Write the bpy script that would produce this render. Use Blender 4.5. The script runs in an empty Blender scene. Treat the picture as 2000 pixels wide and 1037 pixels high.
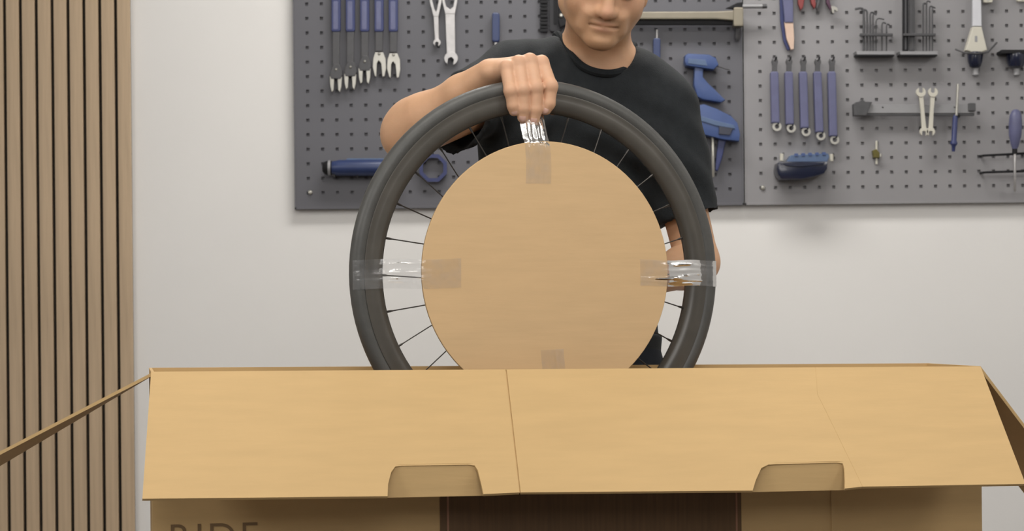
import bpy, bmesh, math, random
import numpy as np
from mathutils import Vector, Matrix, Quaternion
import openvdb
random.seed(7); rng = np.random.default_rng(7)
PI = math.pi
sc = bpy.context.scene
COL = sc.collection

# ------------------------------------------------------------------ camera
FPX, HX, HY, CZ, ROLL = 4176.0, 1000.0, 614.0, 1.0, 0.0096
CR, SR = math.cos(ROLL), math.sin(ROLL)
cam_d = bpy.data.cameras.new('camera'); cam = bpy.data.objects.new('camera', cam_d); COL.objects.link(cam)
cam_d.sensor_width = 36.0; cam_d.lens = 36.0 * FPX / 2000.0
cam_d.shift_y = (HY - 518.5) / 2000.0; cam_d.clip_start = 0.05
cam_d.dof.use_dof = True; cam_d.dof.focus_distance = 3.72; cam_d.dof.aperture_fstop = 9.0
cam.matrix_world = Matrix(((CR, SR, 0, 0), (0, 0, -1, 0), (-SR, CR, 0, CZ), (0, 0, 0, 1)))
sc.camera = cam

def P(px, py, d):
    """point of the room seen at photo position (px, py), at distance d in front of the camera"""
    a = (px - HX) / FPX * d; b = (HY - py) / FPX * d
    return Vector((a * CR + b * SR, d, CZ - a * SR + b * CR))
CAMP = Vector((0, 0, CZ))
def on_plane(px, py, p0, n):
    r = P(px, py, 1.0) - CAMP
    return CAMP + r * ((p0 - CAMP).dot(n) / r.dot(n))

# ------------------------------------------------------------------ world, lights, exposure
w = bpy.data.worlds.new('world'); sc.world = w; w.use_nodes = True
w.node_tree.nodes['Background'].inputs[0].default_value = (0.9, 0.95, 1.0, 1)
w.node_tree.nodes['Background'].inputs[1].default_value = 0.08
sc.view_settings.view_transform = 'Standard'; sc.view_settings.look = 'None'
sc.view_settings.exposure = 0.58; sc.view_settings.gamma = 1.0; sc.view_settings.use_curve_mapping = False
sc.cycles.use_denoising = True
sc.cycles.max_bounces = 8; sc.cycles.transparent_max_bounces = 12
sc.cycles.sample_clamp_indirect = 6.0

def area(name, loc, target, sx, sy, watts, col=(1, 1, 1)):
    l = bpy.data.lights.new(name, 'AREA'); l.shape = 'RECTANGLE'; l.size = sx; l.size_y = sy
    l.energy = watts; l.color = col
    o = bpy.data.objects.new(name, l); COL.objects.link(o); o.location = loc
    o.rotation_euler = (Vector(target) - Vector(loc)).to_track_quat('-Z', 'Y').to_euler()
    return o
area('ceiling_lamp_wall', (0.25, 4.75, 2.78), (0.25, 4.9, 0), 1.3, 0.35, 20, (1.0, 0.97, 0.92))
area('ceiling_lamp_middle', (0.1, 2.9, 2.78), (0.1, 3.0, 0), 1.8, 0.8, 15, (1.0, 0.965, 0.90))
area('ceiling_lamp_front', (0.0, 0.6, 2.78), (0.0, 1.6, 0), 2.4, 1.0, 28, (1.0, 0.97, 0.93))
area('softbox_front', (0.35, -0.7, 2.15), (0.15, 4.0, 1.3), 1.5, 0.9, 17, (1.0, 0.97, 0.94))
area('ceiling_lamp_left', (-2.5, 1.5, 2.78), (-1.0, 3.2, 0.4), 0.9, 0.9, 34, (1.0, 0.97, 0.93))
area('added_tape_streak_light', (2.5, 4.35, 2.78), (2.2, 4.3, 0), 0.8, 1.2, 10, (1.0, 0.97, 0.93))  # added light, placed so the creased tape reflects it as white streaks
area('ceiling_lamp_right', (2.6, 1.8, 2.78), (1.2, 3.4, 0.4), 0.9, 0.9, 18, (1.0, 0.97, 0.93))

# ------------------------------------------------------------------ materials
def mat(name, col, rough=0.5, metal=0.0, var=0.0, scale=20.0, stretch=(1, 1, 1), bump=0.0, bscale=60.0,
        coat=0.0, spec=0.5, alpha=1.0, attr=None, sheen=0.0):
    m = bpy.data.materials.new(name); m.use_nodes = True
    nt = m.node_tree; b = nt.nodes['Principled BSDF']
    b.inputs['Base Color'].default_value = (*col, 1); b.inputs['Roughness'].default_value = rough
    b.inputs['Metallic'].default_value = metal; b.inputs['Coat Weight'].default_value = coat
    b.inputs['Specular IOR Level'].default_value = spec; b.inputs['Alpha'].default_value = alpha
    b.inputs['Sheen Weight'].default_value = sheen
    tc = nt.nodes.new('ShaderNodeTexCoord'); mp = nt.nodes.new('ShaderNodeMapping')
    mp.inputs['Scale'].default_value = stretch
    nt.links.new(tc.outputs['Object'], mp.inputs['Vector'])
    src = None
    if attr:
        a = nt.nodes.new('ShaderNodeAttribute'); a.attribute_name = attr; src = a.outputs['Color']
        nt.links.new(src, b.inputs['Base Color'])
    if var > 0:
        n = nt.nodes.new('ShaderNodeTexNoise'); n.inputs['Scale'].default_value = scale; n.inputs['Detail'].default_value = 6
        nt.links.new(mp.outputs[0], n.inputs['Vector'])
        mr = nt.nodes.new('ShaderNodeMapRange')
        mr.inputs['From Min'].default_value = 0.3; mr.inputs['From Max'].default_value = 0.7
        mr.inputs['To Min'].default_value = 1 - var; mr.inputs['To Max'].default_value = 1 + var
        nt.links.new(n.outputs['Fac'], mr.inputs['Value'])
        mx = nt.nodes.new('ShaderNodeMix'); mx.data_type = 'RGBA'; mx.blend_type = 'MULTIPLY'
        mx.inputs['Factor'].default_value = 1.0
        if src: nt.links.new(src, mx.inputs[6])
        else: mx.inputs[6].default_value = (*col, 1)
        nt.links.new(mr.outputs[0], mx.inputs[7]); nt.links.new(mx.outputs[2], b.inputs['Base Color'])
    if bump > 0:
        n2 = nt.nodes.new('ShaderNodeTexNoise'); n2.inputs['Scale'].default_value = bscale; n2.inputs['Detail'].default_value = 4
        nt.links.new(mp.outputs[0], n2.inputs['Vector'])
        bp = nt.nodes.new('ShaderNodeBump'); bp.inputs['Strength'].default_value = bump; bp.inputs['Distance'].default_value = 0.004
        nt.links.new(n2.outputs['Fac'], bp.inputs['Height']); nt.links.new(bp.outputs[0], b.inputs['Normal'])
    return m

M = {}
M['wall'] = mat('white_wall_paint', (0.76, 0.75, 0.735), 0.75, var=0.015, scale=3, bump=0.04, bscale=120)
M['ceiling'] = mat('ceiling_paint', (0.8, 0.79, 0.77), 0.8, var=0.02, scale=4)
M['floor'] = mat('floor_concrete', (0.10, 0.09, 0.085), 0.5, var=0.1, scale=4, bump=0.1)
M['trim'] = mat('baseboard_paint', (0.75, 0.74, 0.72), 0.45, var=0.02)
M['slat'] = mat('oak_slat', (0.49, 0.365, 0.24), 0.55, var=0.14, scale=22, stretch=(3, 3, 0.12), bump=0.15, bscale=80)
M['felt'] = mat('dark_felt', (0.03, 0.025, 0.02), 0.95, var=0.2, scale=200)
M['kraft'] = mat('kraft_cardboard', (0.60, 0.405, 0.185), 0.72, var=0.035, scale=14, stretch=(0.6, 0.6, 5), bump=0.06, bscale=30)
M['kraft_disc'] = mat('kraft_cardboard_disc', (0.69, 0.475, 0.255), 0.72, var=0.03, scale=14, stretch=(0.6, 0.6, 5), bump=0.05, bscale=30)
M['kraft_edge'] = mat('cardboard_edge', (0.42, 0.29, 0.15), 0.85, var=0.2, scale=150)
M['kraft_in'] = mat('kraft_inner', (0.40, 0.255, 0.12), 0.8, var=0.05, scale=16)
M['print'] = mat('dark_brown_print', (0.14, 0.075, 0.028), 0.6, var=0.15, scale=30, stretch=(6, 6, 0.3))
M['print_line'] = mat('pale_print_line', (0.35, 0.18, 0.11), 0.7, var=0.05)
M['ink'] = mat('brown_ink', (0.21, 0.13, 0.06), 0.7, var=0.05)
M['board_d'] = mat('anthracite_board', (0.105, 0.105, 0.120), 0.45, var=0.04, scale=5, spec=0.5)
M['board_l'] = mat('grey_board', (0.255, 0.25, 0.26), 0.45, var=0.04, scale=5, spec=0.5)
M['steel'] = mat('brushed_steel', (0.42, 0.41, 0.41), 0.36, 0.7, var=0.08, scale=60)
M['bright'] = mat('polished_steel', (0.44, 0.43, 0.39), 0.3, 0.6, var=0.05, scale=60)
M['gunmetal'] = mat('gunmetal', (0.07, 0.07, 0.075), 0.45, 0.2, var=0.1, scale=50)
M['alu'] = mat('beige_aluminium', (0.25, 0.225, 0.175), 0.5, 0.3, var=0.06, scale=30)
M['alu_grey'] = mat('grey_aluminium', (0.27, 0.27, 0.28), 0.45, 0.2, var=0.05, scale=30)
M['navy'] = mat('navy_grip', (0.028, 0.038, 0.125), 0.42, var=0.08, scale=30)
M['navy_label'] = mat('faded_blue_label', (0.115, 0.125, 0.225), 0.5, var=0.12, scale=90, stretch=(1, 1, 0.4))
M['slateblue'] = mat('slate_blue_grip', (0.105, 0.11, 0.205), 0.45, var=0.08, scale=30)
M['blue'] = mat('blue_plastic', (0.045, 0.080, 0.215), 0.4, var=0.08, scale=30)
M['denim'] = mat('denim_blue_plastic', (0.024, 0.040, 0.115), 0.38, var=0.08, scale=30)
M['teal'] = mat('steel_blue_plastic', (0.075, 0.12, 0.22), 0.4, var=0.08, scale=30)
M['darknavy'] = mat('glossy_dark_navy', (0.010, 0.013, 0.032), 0.22, var=0.1, scale=30, coat=0.2)
M['black'] = mat('black_plastic', (0.011, 0.011, 0.013), 0.55, var=0.1, scale=40, spec=0.25)
M['shaded_bar'] = mat('shaded_bar_steel', (0.03, 0.03, 0.034), 0.55, var=0.1, scale=40, spec=0.3)  # bar steel darkened so its colour carries the man's shadow
M['red'] = mat('red_grip', (0.22, 0.04, 0.04), 0.45, var=0.08, scale=30)
M['plum'] = mat('plum_grip', (0.075, 0.03, 0.06), 0.45, var=0.08, scale=30)
M['peach'] = mat('pale_wood_tip', (0.60, 0.44, 0.35), 0.55, var=0.06, scale=40)
M['cream'] = mat('cream_plastic', (0.54, 0.52, 0.45), 0.45, var=0.03, scale=30)
M['whiteplastic'] = mat('white_plastic', (0.56, 0.57, 0.61), 0.4, var=0.03, scale=30)
M['brass'] = mat('olive_brass', (0.14, 0.12, 0.035), 0.35, 0.6, var=0.1, scale=60)
M['tyre'] = mat('tyre_rubber', (0.080, 0.080, 0.076), 0.45, var=0.1, scale=40, bump=0.08, bscale=250)
M['rim'] = mat('satin_carbon_rim', (0.082, 0.075, 0.064), 0.33, 0.0, var=0.12, scale=25, spec=0.6)
M['spoke'] = mat('black_spoke', (0.06, 0.055, 0.05), 0.35, 0.5, var=0.05)
M['shirt'] = mat('black_cotton', (0.020, 0.0235, 0.0265), 0.85, var=0.12, scale=60, bump=0.25, bscale=500, spec=0.25, sheen=0.03)
M['collar'] = mat('black_rib_knit', (0.017, 0.020, 0.0225), 0.88, var=0.12, scale=120, spec=0.2)
M['trouser'] = mat('navy_trousers', (0.012, 0.015, 0.022), 0.85, var=0.12, scale=60, spec=0.25)
M['shoe'] = mat('dark_shoe', (0.02, 0.02, 0.02), 0.5, var=0.1)
M['hair'] = mat('brown_hair', (0.055, 0.03, 0.016), 0.85, spec=0.15, var=0.35, scale=60, stretch=(1, 1, 0.2), bump=0.3, bscale=160)
M['skin'] = mat('skin', (0.6, 0.37, 0.25), 0.5, var=0.035, scale=45, bump=0.05, bscale=220, attr='tint', spec=0.35)
b = M['skin'].node_tree.nodes['Principled BSDF']
b.inputs['Subsurface Weight'].default_value = 0.12; b.inputs['Subsurface Radius'].default_value = (0.008, 0.003, 0.0015)
b.inputs['Subsurface Scale'].default_value = 0.6
M['eye'] = mat('eye_white', (0.75, 0.72, 0.70), 0.2, var=0.03)
M['iris'] = mat('iris_brown', (0.06, 0.035, 0.02), 0.15, var=0.2, scale=300)
M['nail'] = mat('fingernail', (0.62, 0.38, 0.30), 0.3, var=0.04)

def tape_mat():
    m = bpy.data.materials.new('clear_tape'); m.use_nodes = True; nt = m.node_tree
    for n in list(nt.nodes): nt.nodes.remove(n)
    N = nt.nodes.new; out = N('ShaderNodeOutputMaterial'); m1 = N('ShaderNodeMixShader'); m2 = N('ShaderNodeMixShader')
    tr = N('ShaderNodeBsdfTransparent'); tr.inputs[0].default_value = (0.98, 0.98, 0.98, 1)
    df = N('ShaderNodeBsdfDiffuse'); df.inputs[0].default_value = (0.68, 0.69, 0.71, 1)
    gl = N('ShaderNodeBsdfGlossy'); gl.inputs['Roughness'].default_value = 0.14
    tc = N('ShaderNodeTexCoord'); nz = N('ShaderNodeTexNoise'); nz.inputs['Scale'].default_value = 45; nz.inputs['Detail'].default_value = 3
    bp = N('ShaderNodeBump'); bp.inputs['Strength'].default_value = 0.35; bp.inputs['Distance'].default_value = 0.003
    fr = N('ShaderNodeFresnel'); fr.inputs['IOR'].default_value = 1.6
    mr = N('ShaderNodeMapRange'); mr.inputs['From Min'].default_value = 0.35; mr.inputs['From Max'].default_value = 0.65
    mr.inputs['To Min'].default_value = 0.04; mr.inputs['To Max'].default_value = 0.15
    L = nt.links.new
    L(tc.outputs['Object'], nz.inputs['Vector']); L(nz.outputs['Fac'], bp.inputs['Height']); L(bp.outputs[0], gl.inputs['Normal']); L(bp.outputs[0], fr.inputs['Normal'])
    L(nz.outputs['Fac'], mr.inputs['Value']); L(mr.outputs[0], m1.inputs[0]); L(tr.outputs[0], m1.inputs[1]); L(df.outputs[0], m1.inputs[2])
    L(fr.outputs[0], m2.inputs[0]); L(m1.outputs[0], m2.inputs[1]); L(gl.outputs[0], m2.inputs[2]); L(m2.outputs[0], out.inputs[0])
    return m
M['tape'] = tape_mat()

# ------------------------------------------------------------------ object helpers
def tag(o, label=None, cat=None, group=None, kind=None):
    if label: o['label'] = label
    if cat: o['category'] = cat
    if group: o['group'] = group
    if kind: o['kind'] = kind
    return o
def thing(name, loc, label, cat, group=None, rz=0.0):
    o = bpy.data.objects.new(name, None); COL.objects.link(o); o.location = loc; o.rotation_euler.z = rz
    o.empty_display_size = 0.05
    return tag(o, label, cat, group)
def link(name, me, m, parent=None, smooth=False, local=False):
    o = bpy.data.objects.new(name, me); COL.objects.link(o)
    if m: me.materials.append(m)
    if smooth:
        me.polygons.foreach_set('use_smooth', [True] * len(me.polygons))
    if parent:
        o.parent = parent
        if parent.type == 'EMPTY' and not local:
            o.matrix_parent_inverse = Matrix.Translation(-parent.location)
    return o
def from_bm(name, bm, m, parent=None, smooth=False, local=False):
    bmesh.ops.recalc_face_normals(bm, faces=bm.faces)
    me = bpy.data.meshes.new(name); bm.to_mesh(me); bm.free()
    if smooth:
        o = link(name, me, m, parent, True, local)
        me.set_sharp_from_angle(angle=math.radians(38))
        return o
    return link(name, me, m, parent, False, local)
def bm_box(bm, lo, hi, bev=0.0):
    lo = Vector(lo); hi = Vector(hi); c = (lo + hi) / 2; s = hi - lo
    r = bmesh.ops.create_cube(bm, size=1.0, matrix=Matrix.Translation(c) @ Matrix.Diagonal((s.x, s.y, s.z, 1)))
    if bev:
        es = list({e for v in r['verts'] for e in v.link_edges})
        bmesh.ops.bevel(bm, geom=es, offset=bev, segments=2, affect='EDGES', profile=0.6)
def bm_prism(bm, front, off, bev=0.0):
    """polygon 'front' (list of Vector) given thickness by the vector off; front edges optionally bevelled"""
    vs = [bm.verts.new(p) for p in front]; f = bm.faces.new(vs)
    vb = [bm.verts.new(p + off) for p in front]; fb = bm.faces.new(vb[::-1])
    n = len(vs)
    for i in range(n): bm.faces.new((vs[i], vs[(i + 1) % n], vb[(i + 1) % n], vb[i]))
    if bev:
        bmesh.ops.recalc_face_normals(bm, faces=bm.faces[:])
        bmesh.ops.bevel(bm, geom=list(f.edges), offset=bev, segments=2, affect='EDGES', profile=0.6)
def bm_lathe(bm, p0, p1, prof, seg=14):
    """prof: list of (t along p0->p1, radius)"""
    ax = (p1 - p0); L = ax.length; z = ax / L
    x = z.orthogonal().normalized(); y = z.cross(x)
    rings = []
    for t, r in prof:
        c = p0 + ax * t
        rings.append([bm.verts.new(c + (x * math.cos(2 * PI * k / seg) + y * math.sin(2 * PI * k / seg)) * max(r, 1e-5)) for k in range(seg)])
    for a, b in zip(rings, rings[1:]):
        for k in range(seg): bm.faces.new((a[k], a[(k + 1) % seg], b[(k + 1) % seg], b[k]))
    bm.faces.new(rings[0][::-1]); bm.faces.new(rings[-1])
def bm_tube(bm, pts, r, seg=8, closed=False):
    n = len(pts); rings = []
    up = None
    for i, p in enumerate(pts):
        if closed: t = (pts[(i + 1) % n] - pts[i - 1]).normalized()
        else: t = (pts[min(i + 1, n - 1)] - pts[max(i - 1, 0)]).normalized()
        if up is None: up = t.orthogonal().normalized()
        x = (up - t * up.dot(t)).normalized(); up = x; y = t.cross(x)
        rr = r[i] if isinstance(r, (list, tuple)) else r
        rings.append([bm.verts.new(p + (x * math.cos(2 * PI * k / seg) + y * math.sin(2 * PI * k / seg)) * rr) for k in range(seg)])
    rg = list(zip(rings, rings[1:])) + ([(rings[-1], rings[0])] if closed else [])
    for a, b in rg:
        for k in range(seg): bm.faces.new((a[k], a[(k + 1) % seg], b[(k + 1) % seg], b[k]))
    if not closed: bm.faces.new(rings[0][::-1]); bm.faces.new(rings[-1])

# ------------------------------------------------------------------ the room
YW = 5.612
def room_box(name, lo, hi, m):
    bm = bmesh.new(); bm_box(bm, lo, hi); return tag(from_bm(name, bm, M[m]), kind='structure')
room_box('floor', (-3.3, -2.0, -0.1), (3.3, YW + 0.1, 0), 'floor')
room_box('ceiling', (-3.3, -2.0, 2.8), (3.3, YW + 0.1, 2.9), 'ceiling')
room_box('wall_back', (-3.3, YW, 0), (3.3, YW + 0.1, 2.8), 'wall')
room_box('wall_left', (-3.4, -2.0, 0), (-3.3, YW + 0.1, 2.8), 'wall')
room_box('wall_right', (3.3, -2.0, 0), (3.4, YW + 0.1, 2.8), 'wall')
bm = bmesh.new(); bm_box(bm, (-0.975, YW - 0.014, 0), (3.3, YW, 0.08), 0.003)
tag(from_bm('baseboard_back', bm, M['trim']), kind='structure')

# slatted oak wall panel on the left
xr = P(258, 520, YW - 0.02).x
panel = thing('trim_1', (xr - 0.4, YW, 0), None, None); panel['kind'] = 'structure'
panel['label'] = 'vertical oak slats on dark felt covering the wall'
bm = bmesh.new(); bm_box(bm, (xr - 0.8, YW - 0.008, 0.0), (xr - 0.001, YW, 2.6)); from_bm('felt_backing', bm, M['felt'], panel)
bm = bmesh.new(); bm_box(bm, (-0.0165, -0.0215, 0.0), (0.0165, -0.008, 2.6), 0.0012)
s0 = from_bm('slat', bm, M['slat'], None)
slat_tints = []
for i in range(19):
    o = s0 if i == 0 else s0.copy()
    if i: COL.objects.link(o)
    o.parent = panel; o.matrix_parent_inverse = Matrix.Translation(-panel.location)
    o.location = (xr - 0.0165 - i * 0.0415, YW, 0)

# ------------------------------------------------------------------ pegboards
YB = 5.59; PITCH = 0.038
def pegboard(name, x0, zb, first_col, ncol, first_row, nrow, m, label, mats_screw):
    hx = [first_col + i * PITCH for i in range(ncol)]; hz = [first_row + j * PITCH for j in range(nrow)]
    a = 0.0042
    W_ = hx[-1] - x0 + (hx[0] - x0); ztop = hz[-1] + (hz[0] - zb)
    xs = [x0] + [v for h in hx for v in (h - a, h + a)] + [x0 + W_]
    zs = [zb] + [v for h in hz for v in (h - a, h + a)] + [ztop]
    nx, nz = len(xs), len(zs)
    V = [(x, YB, z) for z in zs for x in xs]; Fc = []
    for j in range(nz - 1):
        for i in range(nx - 1):
            if i % 2 == 1 and j % 2 == 1: continue
            Fc.append((j * nx + i, j * nx + i + 1, (j + 1) * nx + i + 1, (j + 1) * nx + i))
    for h in hx:
        for q in hz:
            k = len(V)
            for (u, v) in ((-a, -a), (a, -a), (a, a), (-a, a)): V.append((h + u, YB, q + v))
            for (u, v) in ((-a, -a), (a, -a), (a, a), (-a, a)): V.append((h + u, YB + 0.0025, q + v))
            for e in range(4): Fc.append((k + e, k + 4 + e, k + 4 + (e + 1) % 4, k + (e + 1) % 4))
    k = len(V); e = 0.0
    for y in (YB, YW):
        V += [(x0, y - (0.0005 if y == YW else 0), zb), (x0 + W_, y - (0.0005 if y == YW else 0), zb), (x0 + W_, y - (0.0005 if y == YW else 0), ztop), (x0, y - (0.0005 if y == YW else 0), ztop)]
    for e in range(4): Fc.append((k + e, k + (e + 1) % 4, k + 4 + (e + 1) % 4, k + 4 + e))
    me = bpy.data.meshes.new('perforated_sheet'); me.from_pydata(V, [], Fc)
    root = thing(name, (x0 + W_ / 2, YW, zb), label, 'pegboard', 'pegboard panels on the wall')
    link('perforated_sheet', me, m, root)
    bm = bmesh.new(); bm_box(bm, (x0 + 0.001, YB + 0.0075, zb + 0.001), (x0 + W_ - 0.001, YW - 0.0005, ztop - 0.001))
    from_bm('backing_sheet', bm, m, root)
    # rolled edge lip along the bottom and sides
    bm = bmesh.new()
    for (lo, hi) in (((x0, YB - 0.0015, zb), (x0 + W_, YB + 0.001, zb + 0.006)), ((x0, YB - 0.0015, zb), (x0 + 0.004, YB + 0.001, ztop)),
                     ((x0 + W_ - 0.004, YB - 0.0015, zb), (x0 + W_, YB + 0.001, ztop))):
        bm_box(bm, lo, hi, 0.0006)
    from_bm('edge_lip', bm, m, root)
    for (px, py) in mats_screw:
        c = P(px, py, YB); bm = bmesh.new()
        bm_lathe(bm, c + Vector((0, 0.002, 0)), c + Vector((0, -0.006, 0)), [(0, .0065), (.5, .0065), (.85, .005), (1, .002)], 12)
        from_bm('screw', bm, M['bright'], root, True)
    return root, W_
pl = P(576, 409, YB); fc = P(602.6, 377, YB)
board_l, WL = pegboard('pegboard', pl.x, P(1000, 405, YB).z, fc.x, 30, P(602.6, 377, YB).z, 27, M['board_d'],
                       'dark anthracite perforated tool board on the wall behind the man', [(606, 376)])
pr = Vector((pl.x + WL + 0.003, 0, 0)); fr = P(1486.5, 367, YB)
board_r, WR = pegboard('pegboard', pr.x, P(1000, 405, YB).z, fr.x, 30, fr.z, 27, M['board_l'],
                       'lighter grey perforated tool board beside the darker board', [(1490, 367)])

# ------------------------------------------------------------------ tools on the boards
def WP(px, py, out): return P(px, py, YB - out)          # a point standing 'out' metres proud of the board
def PXM(px_): return px_ / 747.0                          # photo pixels to metres at the board
def prof(name, pts, out, thick, m, parent, bev=0.0012, smooth=False):
    bm = bmesh.new()
    bm_prism(bm, [WP(x, y, out) for x, y in pts], Vector((0, thick, 0)), bev)
    return from_bm(name, bm, M[m], parent, smooth)
def rrect(x0, y0, x1, y1, r=2, n=3):
    pts = []
    for (cx, cy, a0) in ((x1 - r, y1 - r, 0), (x0 + r, y1 - r, 90), (x0 + r, y0 + r, 180), (x1 - r, y0 + r, 270)):
        for k in range(n + 1):
            a = math.radians(a0 + 90 * k / n); pts.append((cx + r * math.cos(a), cy + r * math.sin(a)))
    return pts
def rot(pts, c, deg):
    a = math.radians(deg); ca, sa = math.cos(a), math.sin(a)
    return [(c[0] + (x - c[0]) * ca - (y - c[1]) * sa, c[1] + (x - c[0]) * sa + (y - c[1]) * ca) for x, y in pts]
def rod(name, a, b, rpx, out, m, parent, prof_=None, seg=12, out2=None):
    bm = bmesh.new()
    p = prof_ or [(0, rpx * .8), (.01, rpx), (.99, rpx), (1, rpx * .8)]
    bm_lathe(bm, WP(*a, out), WP(*b, out if out2 is None else out2), [(t, PXM(r)) for t, r in p], seg)
    return from_bm(name, bm, M[m], parent, True)
def hook(px, py, out, board):
    """a peg standing out of the board"""
    bm = bmesh.new(); c = WP(px, py, 0)
    bm_tube(bm, [c + Vector((0, 0.003, 0)), c + Vector((0, -out, 0)), c + Vector((0, -out - 0.004, 0.006))], 0.0025, 8)
    return from_bm('hook', bm, M['gunmetal'], board, True)
def open_jaw(cx, cy, r, deg, gap=0.42, depth=0.9):
    """outline of an open spanner head, mouth pointing to deg (0 = down in the photo)"""
    pts = []
    a0 = math.asin(gap)
    for k in range(15):
        a = a0 + (2 * PI - 2 * a0) * k / 14
        pts.append((cx + r * math.sin(a), cy + r * math.cos(a)))
    pts.append((cx - gap * r, cy + r * (1 - depth) * 0.9)); pts.append((cx, cy - r * 0.18)); pts.append((cx + gap * r, cy + r * (1 - depth) * 0.9))
    return rot(pts, (cx, cy), -deg)
def ring_pts(cx, cy, r, n=16): return [(cx + r * math.cos(2 * PI * k / n), cy + r * math.sin(2 * PI * k / n)) for k in range(n)]
def annulus(name, cx, cy, ro, ri, out, thick, m, parent, n=20, sx=1.0, a0=0.0):
    bm = bmesh.new(); L = []
    for k in range(n):
        a = 2 * PI * k / n + a0; c, s = math.cos(a), math.sin(a)
        L.append([bm.verts.new(WP(cx + rr * c * sx, cy + rr * s, o)) for rr, o in ((ro, out), (ro, out - thick), (ri, out - thick), (ri, out))])
    for k in range(n):
        A, B = L[k], L[(k + 1) % n]
        for e in range(4): bm.faces.new((A[e], A[(e + 1) % 4], B[(e + 1) % 4], B[e]))
    return from_bm(name, bm, M[m], parent)

# five blue handled wrenches, upper left
LW = [(657, 150, 1), (685, 145, 1), (713, 134, 1), (741, 112, 0), (769, 114, 0)]
LWL = ['blue-handled wrench with dark collar and silver prongs hanging lowest, nearest the white wall',
       'blue-handled wrench with dark collar, second from the left edge of the dark board',
       'blue-handled wrench with dark collar, middle one of the row of five',
       'blue-handled wrench with all-silver forked head, beside the dark collared ones',
       'blue-handled wrench with all-silver forked head, last of the row toward the spanners']
for (x, yh, dark), lab in zip(LW, LWL):
    t = thing('forked_wrench', WP(x, yh, 0.02), lab, 'wrench', 'blue-handled wrenches on the dark board')
    h = prof('handle', rrect(x - 10, -130, x + 8, 62, 4), 0.022, 0.012, 'navy', t, 0.003)
    prof('label', rrect(x - 6, 2, x + 3, 57, 2), 0.0226, 0.001, 'navy_label', h, 0)
    prof('shaft', [(x - 7.5, 60), (x + 6.5, 60), (x + 6, yh - 12), (x - 8, yh - 12)], 0.020, 0.008, 'gunmetal', t, 0.0015)
    if dark:
        c = prof('collar', [(x - 12 + 2, yh - 16), (x - 5, yh - 26), (x + 5, yh - 26), (x + 10, yh - 16), (x + 12, yh - 4), (x + 8, yh + 4), (x - 10, yh + 4), (x - 13, yh - 4)], 0.026, 0.018, 'gunmetal', t, 0.002)
        for s in (-1, 1):
            prof('prong', [(x - 1 + s * 3, yh - 1), (x - 1 + s * 12, yh - 1), (x - 1 + s * 11, yh + 18), (x - 1 + s * 8, yh + 30), (x - 1 + s * 4.5, yh + 26)][::s], 0.024, 0.009, 'bright', t, 0.001)
        ry = yh - 14
    else:
        prof('forked_head', [(x - 8, yh - 10), (x + 7, yh - 10), (x + 12, yh + 2), (x + 13, yh + 22), (x + 10, yh + 37), (x + 6, yh + 38), (x + 3.5, yh + 12), (x - 1.5, yh + 6),
             (x - 5, yh + 12), (x - 6, yh + 38), (x - 9, yh + 36), (x - 13, yh + 20), (x - 12, yh + 2)], 0.024, 0.01, 'bright', t, 0.001)
        ry = yh - 7
    c = WP(x - 0.5, ry, 0.025); bm = bmesh.new()
    bm_lathe(bm, c + Vector((0, .004, 0)), c + Vector((0, -.004, 0)), [(0, .004), (.6, .004), (1, .0015)], 10)
    from_bm('rivet', bm, M['bright'], t, True)
    hook(x - 1, -118, 0.012, board_l)

# two long forked spanners
for (x, sx0, ysh, yj, rj, fx, lab) in ((851.5, 5.0, 32, 83, 7.5, 12, 'slim silver spanner with forked top, shorter of the hanging pair'),
                                     (879, 9.5, 27, 114, 13.5, 15, 'long silver spanner with forked top and open lower jaw, beside the slim one')):
    t = thing('spanner', WP(x, yj, 0.02), lab, 'spanner', 'silver spanners on the dark board')
    prof('shaft', [(x - sx0, ysh - 2), (x + sx0, ysh - 2), (x + sx0 - 1 + 2, yj - rj * .5), (x - sx0 + 1 + 2, yj - rj * .5)], 0.020, 0.008, 'steel', t, 0.002)
    prof('open_jaw', open_jaw(x + 2, yj, rj, -8), 0.022, 0.011, 'steel', t, 0.001)
    prof('forked_top', [(x - sx0, ysh), (x + sx0, ysh), (x + fx - 1, 4), (x + fx + 1, -25), (x + fx - 6, -30), (x + fx - 6, -2), (x + sx0 - 3, ysh - 14), (x, ysh - 9),
                        (x - sx0 + 2, ysh - 14), (x - fx + 4, -2), (x - fx + 2, -30), (x - fx - 3, -25), (x - fx, 4)], 0.021, 0.009, 'steel', t, 0.001)
    hook(x, -6, 0.03, board_l)

t = thing('screwdriver', WP(968, 50, 0.02), 'small navy tool handle on the dark board just above the raised shoulder', 'tool')
prof('handle', rrect(961, 24, 976, 82, 5), 0.026, 0.018, 'denim', t, 0.004)
prof('blade', rrect(966, 80, 971, 130, 1), 0.020, 0.006, 'steel', t, 0.001); hook(968, 32, 0.006, board_l)

# black chain and dark bar beside the head
t = thing('bicycle_chain', WP(1062, 0, 0.015), 'black chain hanging on the dark board left of the head', 'chain')
bm = bmesh.new()
for k in range(22):
    y = -90 + k * 7
    bm_prism(bm, [WP(*q, 0.018 if k % 2 else 0.015) for q in rrect(1054.5, y, 1070, y + 5.2, 2)], Vector((0, .008, 0)), 0.0006)
bm_prism(bm, [WP(*q, 0.012) for q in rrect(1057, -90, 1067, 62, 1)], Vector((0, .004, 0)))
from_bm('links', bm, M['black'], t); hook(1062, -84, 0.01, board_l)
t = thing('flat_bar_tool', WP(1083, 0, 0.02), 'dark grey flat bar between the hanging chain and the face', 'tool')
prof('bar', rrect(1073, -110, 1097, 62, 6), 0.02, 0.008, 'shaded_bar', t, 0.002)
prof('slot_insert', rrect(1081, -90, 1088, 48, 3), 0.021, 0.002, 'black', t, 0.0004); hook(1083, -100, 0.012, board_l)
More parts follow.
